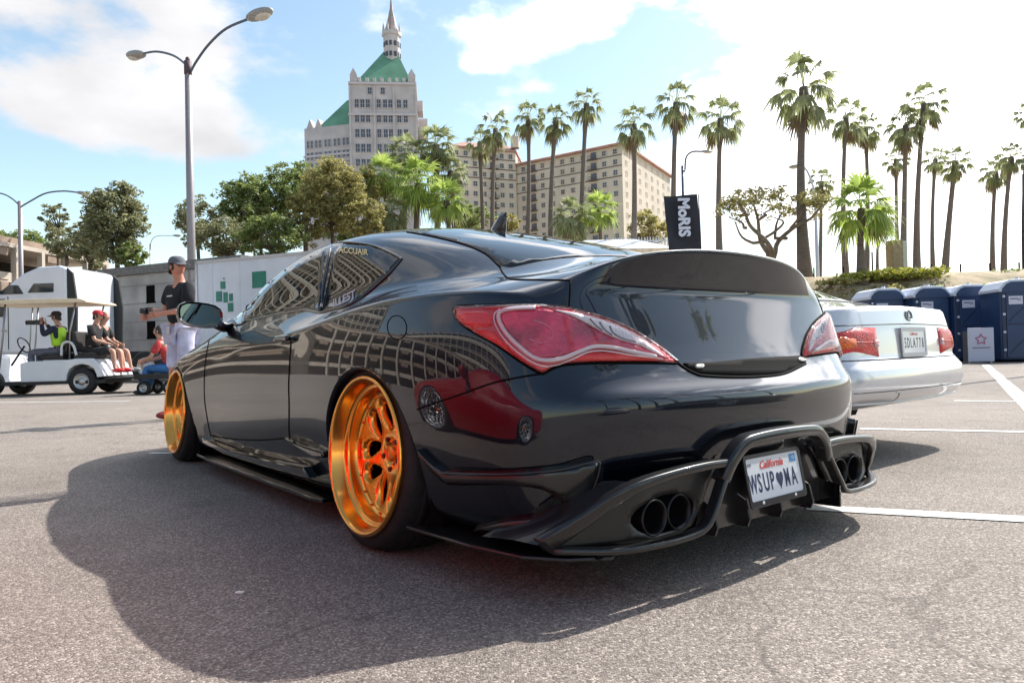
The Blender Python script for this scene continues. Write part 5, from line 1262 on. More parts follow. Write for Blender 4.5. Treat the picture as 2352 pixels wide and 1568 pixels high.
# ================================================================== portable toilets
M_tb = mat('toilet_navy', (.018, .045, .125), .42, var=.15, vscale=2); M_tbd = mat('toilet_navy_dark', (.012, .026, .075), .45); M_trf = mat('toilet_roof', (.58, .62, .72), .5); M_tlab = mat('toilet_label', (.60, .60, .72), .5); M_tink = mat('toilet_ink', (.10, .09, .15), .6)
def toilet():
    t = thing('portable_toilet', '', 'toilet', (0, 0, 0))
    MB().b2((-.54,-.54,.06), (.54,.54,2.02)).build('cabin', M_tb, t, bevel=.03)
    MB().prism([(-.58,1.98),(-.58,2.06),(-.42,2.26),(-.28,2.32),(.28,2.32),(.42,2.26),(.58,2.06),(.58,1.98)], 'y', -.58, .56).build('roof', M_trf, t, bevel=.02)
    MB().prism([(-.50,1.95),(-.50,2.06),(-.38,2.20),(-.26,2.25),(.26,2.25),(.38,2.20),(.50,2.06),(.50,1.95)], 'y', -.605, -.575).build('roof_front', M_tb, t, bevel=.01)
    d = MB().b2((-.40,-.575,.12), (.46,-.55,1.96)).build('door', M_tb, t, bevel=.01)
    MB().b2((-.36,-.583,1.04), (.42,-.574,1.10)).build('door_rib', M_tbd, d)
    for a, b in (((-.33,.25),(.38,.98)), ((-.33,1.15),(.30,1.78))):
        dx = b[0] - a[0]; dz = b[1] - a[1]; MB().box(((a[0]+b[0])/2, -.58, (a[1]+b[1])/2), (math.hypot(dx, dz), .012, .035), M=Matrix.Rotation(-math.atan2(dz, dx), 3, 'Y')).build('door_brace', M_tbd, d)
    MB().b2((-.52,-.585,.10), (-.42,-.54,1.98)).build('hinge_post', M_tbd, t, bevel=.008)
    for z in (.35, .85, 1.35, 1.85): MB().b2((-.50,-.60,z - .03), (-.435,-.58,z + .03)).build('hinge', M_trf, t)
    lb = MB().b2((-.34,-.588,1.62), (.02,-.579,1.85)).build('label_panel', M_tlab, t)
    MB().b2((-.30,-.592,1.76), (-.10,-.588,1.79)).b2((-.12,-.592,1.73), (-.03,-.588,1.75)).b2((-.06,-.592,1.76), (-.04,-.588,1.80)).build('label_print', M_tink, lb)
    MB().b2((-.60,-.60,0), (.60,.60,.07)).build('skid_base', M_gap, t); MB().lathe([(.055,0),(.055,.5),(.0,.5)], 12, Matrix.Translation((.40, .40, 1.95))).build('vent_pipe', M_trf, t)
    return t
T0 = toilet(); T0['label'] = 'nearest and largest navy portable toilet, cut by the right edge of the photo'; T0['group'] = 'navy portable toilets'
q = G(2276, 833); T0.rotation_euler.z = R(-8); T0.location = (q.x + 1.02, q.y + .60, 0)
for px, d, lb, rz in ((2212, 21.9, 'navy portable toilet nearest to the large one, right of the silver boot', -4), (2118, 22.2, 'middle navy portable toilet of the small row above the silver boot', -2), (2016, 22.6, 'leftmost navy portable toilet, its roof just above the silver rear screen', 0)):
    c = copy_tree(T0, None, lb); p = W(px, 700, d); c.location = (p.x, p.y, 0); c.rotation_euler.z = R(rz) 
# small A-board with a pink star
q = G(2246, 834); ab = thing('notice_board', 'small lavender board with a pink star outline beside the large toilet', 'sign', (q.x, q.y - .15, 0), R(-8))
MB().b2((-.33,-.02,.05), (.33,.02,.98)).build('board', mat('board_lavender', (.50, .50, .62), .6), ab, bevel=.01)
sp_ = [(.0 + (.15 if i % 2 == 0 else .075) * math.sin(2 * math.pi * i / 10), .66 + (.15 if i % 2 == 0 else .075) * math.cos(2 * math.pi * i / 10)) for i in range(10)]
MB().tube([(x, -.026, z) for x, z in sp_], .016, 6, closed=True).build('star_outline', mat('star_pink', (.45, .08, .20), .6), ab)
MB().b2((-.22,-.026,.42), (.22,-.02,.445)).build('text_line', M_tink, ab); MB().b2((-.30,.05,0), (-.26,.35,.9)).build('back_leg', M_steel, ab); MB().b2((.26,.05,0), (.30,.35,.9)).build('back_leg', M_steel, ab)
# ================================================================== bank, hedge, cabinet
M_bank = mat('bank_dry_soil', (.52, .40, .27), .95, col2=(.26, .22, .13), vscale=1.6, bump=.8, bscale=5, detail=9)
mb = MB(); nx, ny = 90, 14; vs = []
for i in range(nx + 1):
    x = -6 + 90 * i / nx
    for j in range(ny + 1):
        t = j / ny; y = 26.6 + 8.6 * t + (x - 14) * -.09
        z = 3.95 * (3 * t * t - 2 * t ** 3) + .22 * noise.noise(Vector((x * .7, y * .7, 0))) * math.sin(math.pi * t) - (.05 if j == 0 else 0)
        vs.append((x, y, z))
    vs.append((x, 320, 4.3))
k = ny + 2
mb.add(vs, [(i * k + j, i * k + k + j, i * k + k + j + 1, i * k + j + 1) for i in range(nx) for j in range(ny + 1)], True).build('bank', M_bank, kind='structure')
# stones set into the slope
def clump(mb, c, r, n, size, flat=1, rnd=random):
    for _ in range(n):
        while True:
            p = Vector((rnd.uniform(-1, 1), rnd.uniform(-1, 1), rnd.uniform(-1, 1)))
            if p.length < 1: break
        p = p * (.35 + .65 * p.length) ; p = Vector((p.x * r[0], p.y * r[1], p.z * r[2])) + Vector(c)
        a = Vector((rnd.gauss(0, 1), rnd.gauss(0, 1), rnd.gauss(0, .6))).normalized(); b = a.orthogonal().normalized(); b.rotate(Matrix.Rotation(rnd.uniform(0, 6.28), 3, a)); s = size * rnd.uniform(.6, 1.5)
        mb.add([p - a * s, p + b * s * .45, p + a * s, p - b * s * .45], [(0, 1, 2, 3)])
def leaf_mat(name, c1, c2, tr=.35):
    m = bpy.data.materials.new(name); m.use_nodes = True; nt = m.node_tree; b = nt.nodes['Principled BSDF']; out = nt.nodes['Material Output']; MATS[name] = m
    geo = nd(nt, 'ShaderNodeNewGeometry'); cr = mixc(nt, geo.outputs['Random Per Island'], c1, c2); nt.links.new(cr, b.inputs['Base Color']); b.inputs['Roughness'].default_value = .55
    tl = nd(nt, 'ShaderNodeBsdfTranslucent'); sc = nd(nt, 'ShaderNodeVectorMath', operation='SCALE'); nt.links.new(cr, sc.inputs[0]); sc.inputs[3].default_value = 1.6; nt.links.new(sc.outputs[0], tl.inputs[0])
    mx = nd(nt, 'ShaderNodeMixShader'); mx.inputs[0].default_value = tr; nt.links.new(b.outputs[0], mx.inputs[1]); nt.links.new(tl.outputs[0], mx.inputs[2]); nt.links.new(mx.outputs[0], out.inputs[0]); return m
L_euc = leaf_mat('leaf_eucalyptus', (.13, .145, .07), (.30, .29, .16), .45); L_green = leaf_mat('leaf_green', (.11, .15, .045), (.25, .29, .10), .45); L_yel = leaf_mat('leaf_yellow', (.19, .175, .06), (.37, .33, .13), .45); L_ice = leaf_mat('leaf_iceplant', (.13, .17, .03), (.40, .36, .06))
L_palm = leaf_mat('leaf_palm', (.14, .165, .085), (.29, .31, .15), .45); L_palml = leaf_mat('leaf_palm_bright', (.17, .25, .05), (.36, .43, .11), .45); L_dead = leaf_mat('leaf_palm_dead', (.16, .11, .06), (.26, .19, .11), .1); L_coral = leaf_mat('leaf_coral', (.12, .12, .035), (.26, .23, .08))
M_bark = mat('bark', (.16, .125, .095), .95, var=.4, vscale=6, bump=.6, bscale=14); M_pbark = mat('palm_bark', (.19, .15, .13), .95, var=.3, vscale=3, bump=.5, bscale=10, stretch=(1, 1, 6)); M_cbark = mat('coral_bark', (.24, .18, .13), .9, var=.3, vscale=3, bump=.4)
def hedge(name, a, b, h, dep, n, m, label, group=None):
    a = Vector(a); b = Vector(b); o = thing(name, label, 'hedge', a, 0, group); mb = MB(); d = b - a
    for i in range(n):
        t = random.random(); hh = h * (.75 + .35 * noise.noise(Vector((t * 9, 3, a.x)))); c = d * t + Vector((random.uniform(-dep, dep), random.uniform(-dep, dep), 0))
        clump(mb, c + Vector((0, 0, hh * .5)), (.35, .35, hh * .5), 7, .11)
    mb.build('foliage', m, o); MB().tube([Vector((0,0,-.3)), d * .5 + Vector((0,0,.1)), d], .06, 6).build('stem', M_bark, o)
hedge('ice_plant_hedge', W(1945, 648, 33), W(2150, 640, 33), .75, .6, 330, L_ice, 'yellow-green ice plant mound along the top of the bank')
hedge('green_hedge', W(2290, 636, 34), W(2480, 632, 34), .45, .5, 150, L_green, 'low dark green hedge on the bank behind the large toilet')
hedge('dry_shrub', W(1890, 655, 32), W(1950, 652, 32), .35, .4, 60, L_yel, 'dry brownish shrub on the bank beside the thick palm trunk')
for i, (px, py, s) in enumerate(((2185, 690, .5), (2150, 665, .45), (2258, 700, .5), (2262, 660, .4), (2050, 662, .5))):
    p = W(px, py, 31); o = thing('bank_shrub', '', 'shrub', (p.x, p.y, p.z - .3)); mb = MB(); clump(mb, (0, 0, .2), (s, s, s * .6), 110, .10); mb.build('foliage', L_green if i % 2 else L_yel, o); o['label'] = ['small dark shrub on the bank above the row of toilets', 'yellowish shrub just below the ice plant at its right end', 'green shrub on the slope between the toilets', 'small tan shrub high on the slope left of the large toilet', 'green shrub under the ice plant above the silver boot'][i]
p = W(2059, 628, 34.5); cab = thing('utility_cabinet', 'tall tan and grey utility cabinet standing on the bank among palm trunks', 'cabinet', (p.x, p.y, 3.6))
MB().b2((-.34,-.3,0), (.20,.3,1.95)).build('cabinet_body', mat('cabinet_tan', (.36, .27, .17), .7, var=.2), cab, bevel=.02); MB().b2((.20,-.28,0), (.42,.3,1.88)).build('cabinet_side', mat('cabinet_grey', (.55, .56, .50), .6), cab, bevel=.02); MB().b2((-.30,-.31,.15), (.15,-.295,1.8)).build('cabinet_door', mat('cabinet_tan', (.36, .27, .17), .7, var=.2), cab)
rnd_ = random.Random(77); mb = MB()
for i in range(150):
    px_ = 1870 + i * 3.6 + rnd_.uniform(-8, 8); py_ = rnd_.uniform(638, 705); p = W(px_, py_, 29.5 + (700 - py_) * .06); sz = rnd_.uniform(.10, .30); clump(mb, (p.x, p.y, p.z - .12), (sz, sz, sz * .6), 30, .06, rnd=rnd_)
tag(mb.build('bank_ground_cover', leaf_mat('leaf_dry', (.17, .15, .06), (.40, .33, .16), .3)), 'dry grass and weeds scattered over the tan slope below the hedge', 'ground cover', None, 'stuff')
# thin posts and rail along the crest
fe = thing('crest_fence', 'thin dark post and rail fence along the crest of the bank', 'fence', W(1870, 640, 34.8))
base = fe.location.copy()
for i in range(22):
    x = .9 * i * 1.6; MB().b2((x - .025, -.03, -.6), (x + .025, .03, .55 + (.7 if i in (2, 9, 17) else 0))).build('post', M_gap, fe)
MB().b2((14, -.02, .18), (36, .02, .23)).build('rail', M_bark, fe)
# ================================================================== palms
def palm_crown_mesh(seed, n=30, fan=1.0, droop=1.0, m=None, R0=1.0):
    rnd = random.Random(seed); mb = MB(); dead = MB()
    for i in range(n):
        az = i * 2.399 + rnd.uniform(-.3, .3); u = (i + .5) / n
        el = R(85) - u * R(150) * droop + rnd.uniform(-.12, .12)      # top fronds stand, lower hang
        pet = R0 * (.46 + .16 * rnd.random()); d0 = Vector((math.cos(az) * math.cos(el), math.sin(az) * math.cos(el), math.sin(el)))
        P = [Vector((0, 0, 0))]; d = d0.copy()
        for k in range(3): P.append(P[-1] + d * pet / 3); d = (d + Vector((0, 0, -.16))).normalized()
        isd = u > .93; tgt = dead if isd else mb
        for a, b in zip(P, P[1:]): 
            s = Vector((-math.sin(az), math.cos(az), 0)) * .014 * R0; tgt.add([a - s, a + s, b + s, b - s], [(0, 1, 2, 3)])
        c = P[-1]; side = Vector((-math.sin(az), math.cos(az), 0)); ln = R0 * .56 * fan * rnd.uniform(.8, 1.15)
        nb = 15
        for k in range(nb):
            t = (k / (nb - 1) - .5) * 2; ang = t * R(84); dd = (d * math.cos(ang) + side * math.sin(ang)).normalized(); l = ln * (1 - .35 * abs(t)) * rnd.uniform(.85, 1.08)
            w_ = R0 * .035; nn = dd.cross(d.cross(side)).normalized() if abs(dd.dot(d)) < .999 else side
            p1 = c + dd * l * .5 + Vector((0, 0, -.03 * R0)); dr = (.14 + .16 * rnd.random()) * R0 * (1 if el > .2 else 1.5)
            p2 = c + dd * l + Vector((0, 0, -dr))
            tgt.add([c, p1 + nn * w_, p2, p1 - nn * w_], [(0, 1, 2, 3)])
    me = mb.build('fronds', m or L_palm).data; dm = dead.build('dead_fronds', L_dead).data
    for nme in ('fronds', 'dead_fronds'):
        o = [o for o in C.objects if o.name.split('.')[0] == nme and o.data in (me, dm)][-1]; bpy.data.objects.remove(o)
    return me, dm
CROWNS = [palm_crown_mesh(s, 23, .88, 1.0) for s in (1, 2, 3)]
CROWNS_L = [palm_crown_mesh(s, 34, 1.2, .86, L_palml, 1.15) for s in (5, 6)]
CROWNS_D = [palm_crown_mesh(s, 34, 1.1, .95, L_palm, 1.15) for s in (8, 9)]
def palm(cpx, cpy, bpx, bz, crown_px, tw_px, depth, label, kind='t', group='tall fan palms', ph=0):
    top = W(cpx, cpy, depth); base = W(bpx, 630, depth); base.z = bz; k = depth / F_PX
    o = thing('fan_palm', label, 'palm tree', (base.x, base.y, bz), 0, group); H = top - base
    r = tw_px * k / 2; n = 12; pts = []; rs = []
    for i in range(n + 1):
        t = i / n; bend = math.sin(t * math.pi) * .02 * H.z * math.sin(ph * 3 + cpx); pts.append(Vector((H.x * t ** 1.15 + bend, H.y * t, H.z * t))); rs.append(r * (1.15 * (1 - t) ** 3 + 1.0 - .18 * t + (.25 if i >= n - 1 else 0)))
    MB().tube(pts, rs, 9).build('trunk', M_pbark, o)
    cr = (CROWNS_L if kind == 'l' else CROWNS_D if kind == 'd' else CROWNS)[int(abs(cpx * 7 + ph)) % (2 if kind in 'ld' else 3)]
    for nme, me in (('fronds', cr[0]), ('dead_fronds', cr[1])):
        c = bpy.data.objects.new(nme, me); C.objects.link(c); c.parent = o; c.location = H; c.rotation_euler = (R(random.uniform(-4, 4)), R(random.uniform(-4, 4)), random.uniform(0, 6.28)); s = crown_px * k * (1.2 if kind == 't' else 1.12); c.scale = (s, s, s * (.95 + .15 * random.random()))
    # boot skirt under the crown
    MB().tube([H - Vector((0, 0, crown_px * k * .62)), H - Vector((0, 0, crown_px * k * .3)), H + Vector((0, 0, crown_px * k * .05))], [r * .95, r * 1.35, r * 1.1], 9).build('boot_skirt', M_bark, o)
    return o
PALMS = [
 (1846,205,1850,3.6,82,18,36,'tallest and thickest fan palm, rising right of the coral tree','t'),
 (1943,272,1946,3.9,50,10,62,'slender palm just right of the thickest palm, first of a close pair','t'),
 (1988,296,1984,3.9,40,9,66,'slender palm behind the bright young palm, second of a close pair','t'),
 (2080,290,2070,3.9,48,11,62,'palm with drooping crown left of the tallest far palm, above the cabinet','t'),
 (2122,240,2106,3.9,54,11,62,'tall leaning palm overlapping its left neighbour right of the cabinet','t'),
 (2058,368,2066,3.9,32,8,80,'low small palm directly above the utility cabinet','t'),
 (2148,366,2146,3.9,32,8,80,'straight thin palm left of the strongly leaning palm','t'),
 (2194,372,2164,3.9,40,12,66,'strongly leaning palm with wide crown above the row of toilets','t'),
 (2287,395,2282,3.9,38,9,78,'palm with blue-green double crown left of the right edge pair','t'),
 (2322,362,2304,3.9,38,10,72,'leaning palm second from the right edge of the photo','t'),
 (2362,262,2358,3.9,34,9,72,'palm whose crown just enters at the right edge of the photo','t'),
 (1886,418,1876,3.9,34,8,80,'small palm partly hidden behind the thickest palm trunk','t'),
 (1553,238,1551,3.9,52,12,60,'tall palm rising straight above the black banner','t'),
 (1655,275,1656,3.9,58,12,56,'palm between the black banner and the coral tree','t'),
 (1456,288,1449,3.9,50,12,60,'palm in front of the corner of the tiled apartment building','t'),
 (1347,240,1330,3.9,42,11,66,'tall palm in front of the apartment facade, third from the banner','t'),
 (1276,278,1270,3.9,42,11,66,'palm with brown skirt in front of the left half of the apartment facade','t'),
 (1213,272,1198,3.9,40,10,68,'leaning palm at the notch between the two apartment wings','t'),
 (1138,298,1139,2.0,42,10,70,'bushy palm left of the apartment notch','t'),
 (1102,328,1110,2.0,36,10,72,'shorter palm behind its bushy neighbour, left of the apartment notch','t'),
 (1002,335,1002,1.0,44,14,74,'broad palm at the foot of the green-roofed tower, uppermost of the cluster','d'),
 (935,356,936,1.0,44,13,74,'dark broad palm in front of the tower shaft','d'),
 (884,410,886,1.0,48,13,70,'pale green palm in front of the tower base','l'),
 (960,425,962,1.0,54,14,66,'large bright palm in the middle of the cluster behind the roof','l'),
 (1035,395,1036,1.0,40,13,74,'dark palm on the right side of the cluster','d'),
 (1026,462,1027,1.0,44,13,64,'lowest bright palm of the cluster, just above the coupe roof','l'),
 (900,490,901,1.0,36,12,64,'low shaggy palm at the left foot of the cluster','d'),
 (1312,500,1312,2.5,44,9,62,'low lush palm below the apartment balconies','d'),
 (1375,484,1376,2.5,40,9,64,'low bright palm right of the lush one below the balconies','l'),
 (1978,482,1980,3.3,66,14,33,'bright green young palm with wide crown on the bank, right of the thick trunk','l'),
 (2020,500,2016,3.5,34,6,44,'small palm hidden behind the bright young palm','d')]
for i, a in enumerate(PALMS): palm(*a[:7], a[7], a[8], 'short bushy palms' if a[8] != 't' else 'tall fan palms', i)
# palms behind the photographer, mirrored in the lid and bumper
for i, (x, y, h_) in enumerate(((-26,-9,13),(-29,-14,16),(-31,-19,12),(-28,-24,15),(-34,-2,14),(-24,-30,13))):
    q = CAR0 + FX * (x * .66) + LX * (y * .8); o = thing('fan_palm', ['leftmost palm mirrored in the black boot lid', 'tallest palm mirrored in the black boot lid', 'palm mirrored near the centre of the black boot lid', 'slightly leaning palm mirrored in the black boot lid', 'palm mirrored at the left edge of the black bumper', 'farthest right palm mirrored in the black boot lid'][i], 'palm tree', (q.x, q.y, 0), 0, 'palms mirrored in the boot lid')
    MB().tube([(0,0,0),(.2*math.sin(i),.1,h_*.5),(0,.3*math.cos(i),h_)], [.26,.19,.17], 8).build('trunk', M_pbark, o)
    c = bpy.data.objects.new('fronds', CROWNS[i % 3][0]); C.objects.link(c); c.parent = o; c.location = (0, .3*math.cos(i), h_); c.scale = (2.1, 2.1, 2.1); c.rotation_euler.z = i
# ================================================================== leafy trees
def tree(name, px, py, rx, ry, base_py, depth, leaf, label, n=90, leaf_n=46, ls=.24, gaps=.30, group=None, seed=0, bark=None, squash=1):
    rnd = random.Random(seed + px); k = depth / F_PX; n = int(n * 1.7); ls *= .52; leaf_n = int(leaf_n * .95); c = W(px, py, depth); o = thing(name, label, 'tree', (c.x, c.y, 0), 0, group)
    RX, RZ = rx * k, ry * k; top = Vector((0, 0, c.z)); tr = MB()
    fork = Vector((rnd.uniform(-.3, .3), 0, max(.5, c.z - RZ * .75)))
    tr.tube([(0, 0, 0), fork * .5 + Vector((.1, 0, 0)), fork], [.05 * RX + .12, .04 * RX + .09, .035 * RX + .07], 8)
    fol = MB(); cl = []
    for i in range(n):
        for _ in range(30):
            p = Vector((rnd.uniform(-1, 1), rnd.uniform(-1, 1), rnd.uniform(-1, 1)))
            if .25 < p.length < 1 and noise.noise(p * 2.1 + Vector((px, seed, 0))) > -gaps + .12: break
        q = top + Vector((p.x * RX, p.y * RX * .8, p.z * RZ)); cl.append(q); s = rnd.uniform(.10, .25) * (RX + RZ) / 2
        clump(fol, q, (s * 1.15, s * 1.15, s * .8), leaf_n, ls, rnd=rnd)
    for q in rnd.sample(cl, min(14, len(cl))):
        mid = fork.lerp(q, .5) + Vector((rnd.uniform(-.2, .2) * RX, 0, -.06 * RZ)); tr.tube([fork, mid, q], [.028 * RX + .03, .018 * RX + .02, .012], 6)
    tr.build('trunk', bark or M_bark, o); fol.build('crown', leaf, o); return o
tree('eucalyptus_tree', 262, 512, 66, 92, 640, 40, L_euc, 'tall round-headed eucalyptus left of the main lamp post, above the lorry', 130, 60, .20, seed=1)
tree('eucalyptus_tree', 205, 560, 40, 62, 640, 44, L_euc, 'thin eucalyptus leaning against the left side of the round-headed one', 46, 50, .20, seed=2)
tree('eucalyptus_tree', 125, 500, 34, 34, 640, 52, L_euc, 'small sparse tree top above the parking structure', 24, 44, .20, seed=3)
tree('eucalyptus_tree', 160, 555, 50, 40, 640, 50, L_euc, 'open ragged tree behind the parking structure', 40, 44, .22, seed=4)
tree('broadleaf_tree', 45, 560, 60, 34, 640, 66, L_green, 'low green tree at the left edge above the parking structure', 46, 50, .3, seed=5)
tree('broadleaf_tree', 300, 595, 34, 40, 640, 38, L_green, 'low bushy tree directly right of the lorry roof', 34, 50, .18, seed=6)
tree('broadleaf_tree', 458, 510, 58, 58, 600, 62, L_euc, 'dark tree behind the main lamp post', 60, 50, .26, seed=7)
tree('broadleaf_tree', 560, 470, 60, 72, 600, 62, L_green, 'tall ragged green tree between lamp post and olive tree', 84, 50, .28, seed=8)
tree('broadleaf_tree', 640, 440, 56, 66, 600, 64, L_green, 'highest green tree left of the tower', 70, 50, .28, seed=9)
tree('broadleaf_tree', 520, 545, 80, 44, 600, 58, L_euc, 'dark low tree above the white box trailer', 70, 50, .26, seed=10)
tree('broadleaf_tree', 620, 545, 80, 50, 600, 56, L_green, 'low green tree above the right end of the box trailer', 70, 50, .26, seed=11)
tree('olive_tree', 765, 450, 72, 84, 600, 60, L_yel, 'large yellow-olive tree in front of the tower wing', 130, 60, .26, gaps=.5, seed=12)
tree('broadleaf_tree', 600, 500, 66, 70, 600, 68, L_euc, 'grey-green tree filling the gap left of the olive trees', 80, 50, .26, seed=21)
tree('broadleaf_tree', 700, 425, 52, 50, 600, 70, L_green, 'green tree top between the highest green tree and the tower wing', 60, 50, .26, seed=22)
tree('olive_tree', 840, 440, 46, 60, 600, 68, L_yel, 'thin olive tree between the large olive tree and the palms', 50, 50, .26, seed=23)
tree('olive_tree', 700, 500, 46, 70, 600, 58, L_yel, 'narrow yellow-olive tree left of the large olive one', 60, 50, .26, seed=13)
tree('olive_tree', 835, 500, 50, 46, 600, 58, L_yel, 'low olive tree between the palms and the coupe roof', 50, 50, .26, seed=14)
tree('broadleaf_tree', 1165, 515, 34, 26, 600, 74, L_yel, 'small sunlit shrub tree at the foot of the apartment building', 24, 40, .28, seed=15)
tree('willow_tree', 1492, 525, 48, 50, 600, 72, L_yel, 'pale feathery tree left of the black banner', 46, 40, .3, seed=16)
tree('broadleaf_tree', 1075, 500, 60, 30, 600, 76, L_green, 'dark undergrowth tree behind the shark fin antenna', 50, 44, .3, seed=18)
tree('broadleaf_tree', 830, 535, 90, 24, 600, 66, L_green, 'low green thicket just above the coupe roof', 50, 50, .3, seed=19)
# coral tree with spreading bare limbs
def coral():
    b = W(1768, 592, 36); o = thing('coral_tree', 'flat-topped coral tree with bare spreading limbs behind the spoiler', 'tree', (b.x, b.y, b.z - .6)); k = 36 / F_PX; tr = MB(); fol = MB(); rnd = random.Random(4)
    O = Vector((0, 0, 0)); tips = []
    def px(x, y): return Vector(((x - 1768) * k, rnd.uniform(-1.2, 1.2), (592 - y) * k + .6))
    for path, r in (([(1768,592),(1745,560),(1722,520),(1700,490),(1680,470)], .14), ([(1768,592),(1764,545),(1755,500),(1745,465)], .15), ([(1768,592),(1790,555),(1820,525),(1850,510),(1875,480)], .14), ([(1755,500),(1775,480),(1800,470)], .08), ([(1722,520),(1695,515),(1670,500)], .08), ([(1790,555),(1800,510),(1815,480)], .09), ([(1745,560),(1712,540),(1690,505)], .09), ([(1764,545),(1785,520),(1795,490)], .08), ([(1820,525),(1835,495),(1850,470)], .07)):
        P = smooth_line([px(*p) for p in path], 4); P[0] = px(*path[0]) if path[0] != (1768, 592) else O; tr.tube(P, [r * (1 - .7 * i / (len(P) - 1)) for i in range(len(P))], 7)
    tr.tube([(0,0,-.6), (0,0,.25)], [.28,.2], 9)
    for i in range(150):
        x = rnd.uniform(1664, 1898); top = 436 + 20 * abs((x - 1778) / 118) ** 2; y = rnd.uniform(top, 488 + 14 * math.sin(x * .07)); clump(fol, px(x, y) + Vector((0, rnd.uniform(-1, 1), 0)), (.26, .5, .17), 22, .085, rnd=rnd)
    tr.build('trunk', M_cbark, o); fol.build('crown', L_coral, o)
coral()
# ================================================================== buildings far behind
def fpart(mb, name, m, o, **k): return mb.build(name, m, o, **k)
M_tw1 = mat('tower_stone', (.54, .49, .49), .85, var=.16, vscale=.35, bump=.1, bscale=2); M_cop = mat('copper_green', (.13, .30, .19), .6, var=.25, vscale=.3); M_win = mat('window_dark', (.05, .055, .075), .12, 0, .4); M_winf = mat('window_stone', (.55, .51, .53), .8)
k165 = 165 / F_PX
def window_set(parent, origin, ux, items, w_, h_, nrm, first={}, key='a', name='window', mf=None, mp=None):
    """frames (real boxes) each with a pane of its own; items are (u, z) on the wall"""
    for u, z in items:
        if key not in first:
            f = MB().b2((-w_/2-.12,-.06,-.14), (w_/2+.12,.10,0)).b2((-w_/2-.12,-.10,h_), (w_/2+.12,.10,h_+.10)).b2((-w_/2-.12,-.10,0), (-w_/2,.10,h_)).b2((w_/2,-.10,0), (w_/2+.12,.10,h_)).b2((-.03,-.03,0), (.03,.05,h_)).b2((-w_/2,-.03,h_*.5-.03), (w_/2,.05,h_*.5+.03))
            f = f.build(name, mf or M_winf, parent); p = MB().b2((-w_/2,.0,0), (w_/2,.05,h_)).build('pane', mp or M_win, f); first[key] = (f.data, p.data)
        else:
            f = bpy.data.objects.new(name, first[key][0]); C.objects.link(f); f.parent = parent; p = bpy.data.objects.new('pane', first[key][1]); C.objects.link(p); p.parent = f
        f.matrix_local = Matrix.Translation(Vector(origin) + Vector(ux) * u + Vector((0, 0, z))) @ Matrix.Rotation(math.atan2(ux[1], ux[0]), 4, 'Z')
WS = {}
# --- tower: local x to the right along the front, y away, metres; origin under the left front corner
t0 = W(812, 600, 165); tow = thing('green_roofed_tower', 'tall grey stone tower block with steep green roof, turret and spire', 'building', (t0.x, t0.y, 0), R(6))
def zt(py, d=165, px=900): return W(px, py, d).z
def zb(py): return W(900, py, 172.5).z
zA = zt(183); TWd = 15.2; TD = 20
MB().b2((0,0,0), (TWd,TD,zA)).build('tower_wall', M_tw1, tow)
for x in (-.25, 5.4, 9.9, TWd - .15): MB().b2((x,-.30,0), (x+.45,0,zA-1)).build('pilaster', M_tw1, tow)
MB().b2((-.4,-.5,zt(262)), (TWd+.4,TD,zt(262)+.5)).b2((-.3,-.4,zt(190)), (TWd+.3,TD+.3,zt(190)+.6)).build('cornice', M_winf, tow)
for i in range(9): MB().b2((.2+i*1.72,-.3,zA), (.2+i*1.72+.7,.5,zA+.9)).build('parapet_merlon', M_tw1, tow)
for x, w_ in ((.1, 1.6), (TWd-1.7, 1.8)):
    MB().b2((x,-.2,zA), (x+w_,2,zA+1.6)).prism([(x,zA+1.6),(x+w_/2,zA+3.2),(x+w_,zA+1.6)], 'y', -.2, .3).build('corner_turret', M_tw1, tow)
MB().b2((TWd-.2,3,zt(240)), (TWd+1.6,8,zt(215))).b2((TWd-.2,10,zt(275)), (TWd+2.6,17,zt(235))).build('side_bay', M_tw1, tow)
fl = [zt(y) for y in (228,262,297,331,366,400,434,468)]
us = [1.55,2.85,4.1, 6.6,8.1,9.3, 11.3,12.8]
window_set(tow, (0,-.12,0), (1,0,0), [(u, z - 1.55) for z in fl for u in us], .95, 1.9, None, WS, 'tw')
window_set(tow, (TWd+.12,0,0), (0,1,0), [(u, z - 1.55) for z in fl for u in (1.6,5,8.8,12,15.5,18)], .95, 1.9, None, WS, 'tw')
window_set(tow, (0,-.12,0), (1,0,0), [(u, zt(200) - 1.2) for u in (4.6,7.6)], .95, 1.5, None, WS, 'tw2')
ax, ay = 9.2, 8.5; rz0 = zA + .2; rz1 = zb(112)
r = MB(); a = [(1.6,.3,rz0),(TWd-.9,.3,rz0),(TWd-.6,TD-1,rz0),(2.4,TD-1,rz0)]; b = [(ax-1.4,ay-1.4,rz1),(ax+1.4,ay-1.4,rz1),(ax+1.4,ay+1.4,rz1),(ax-1.4,ay+1.4,rz1)]
r.add(a + b, [(i, (i+1)%4, 4+(i+1)%4, 4+i) for i in range(4)] + [(4,5,6,7)]).build('roof', M_cop, tow)
tz0, tz1 = zb(150), zb(74)
MB().lathe([(2.05,tz0),(2.05,tz1-.8),(2.4,tz1-.6),(2.4,tz1+.3),(2.0,tz1+.4),(0,tz1+.4)], 8, Matrix.Translation((ax+.4, ay-1.4, 0)), False).build('turret', M_tw1, tow)
for i in range(6):
    a_ = R(-160 + 32 * i); 
    for z in (tz0 + 2.6, tz0 + 5.2): 
        MB().box((ax+.4+2.0*math.cos(a_), ay-1.4+2.0*math.sin(a_), z), (.25,.6,1.1), rz=a_).build('turret_window', M_win, tow)
for i in range(8):
    a_ = R(22 + 45 * i); MB().lathe([(.28,tz1+.3),(.22,tz1+1.4),(0,tz1+2.6)], 6, Matrix.Translation((ax+.4+2.1*math.cos(a_), ay-1.4+2.1*math.sin(a_), 0)), False).build('pinnacle', M_tw1, tow)
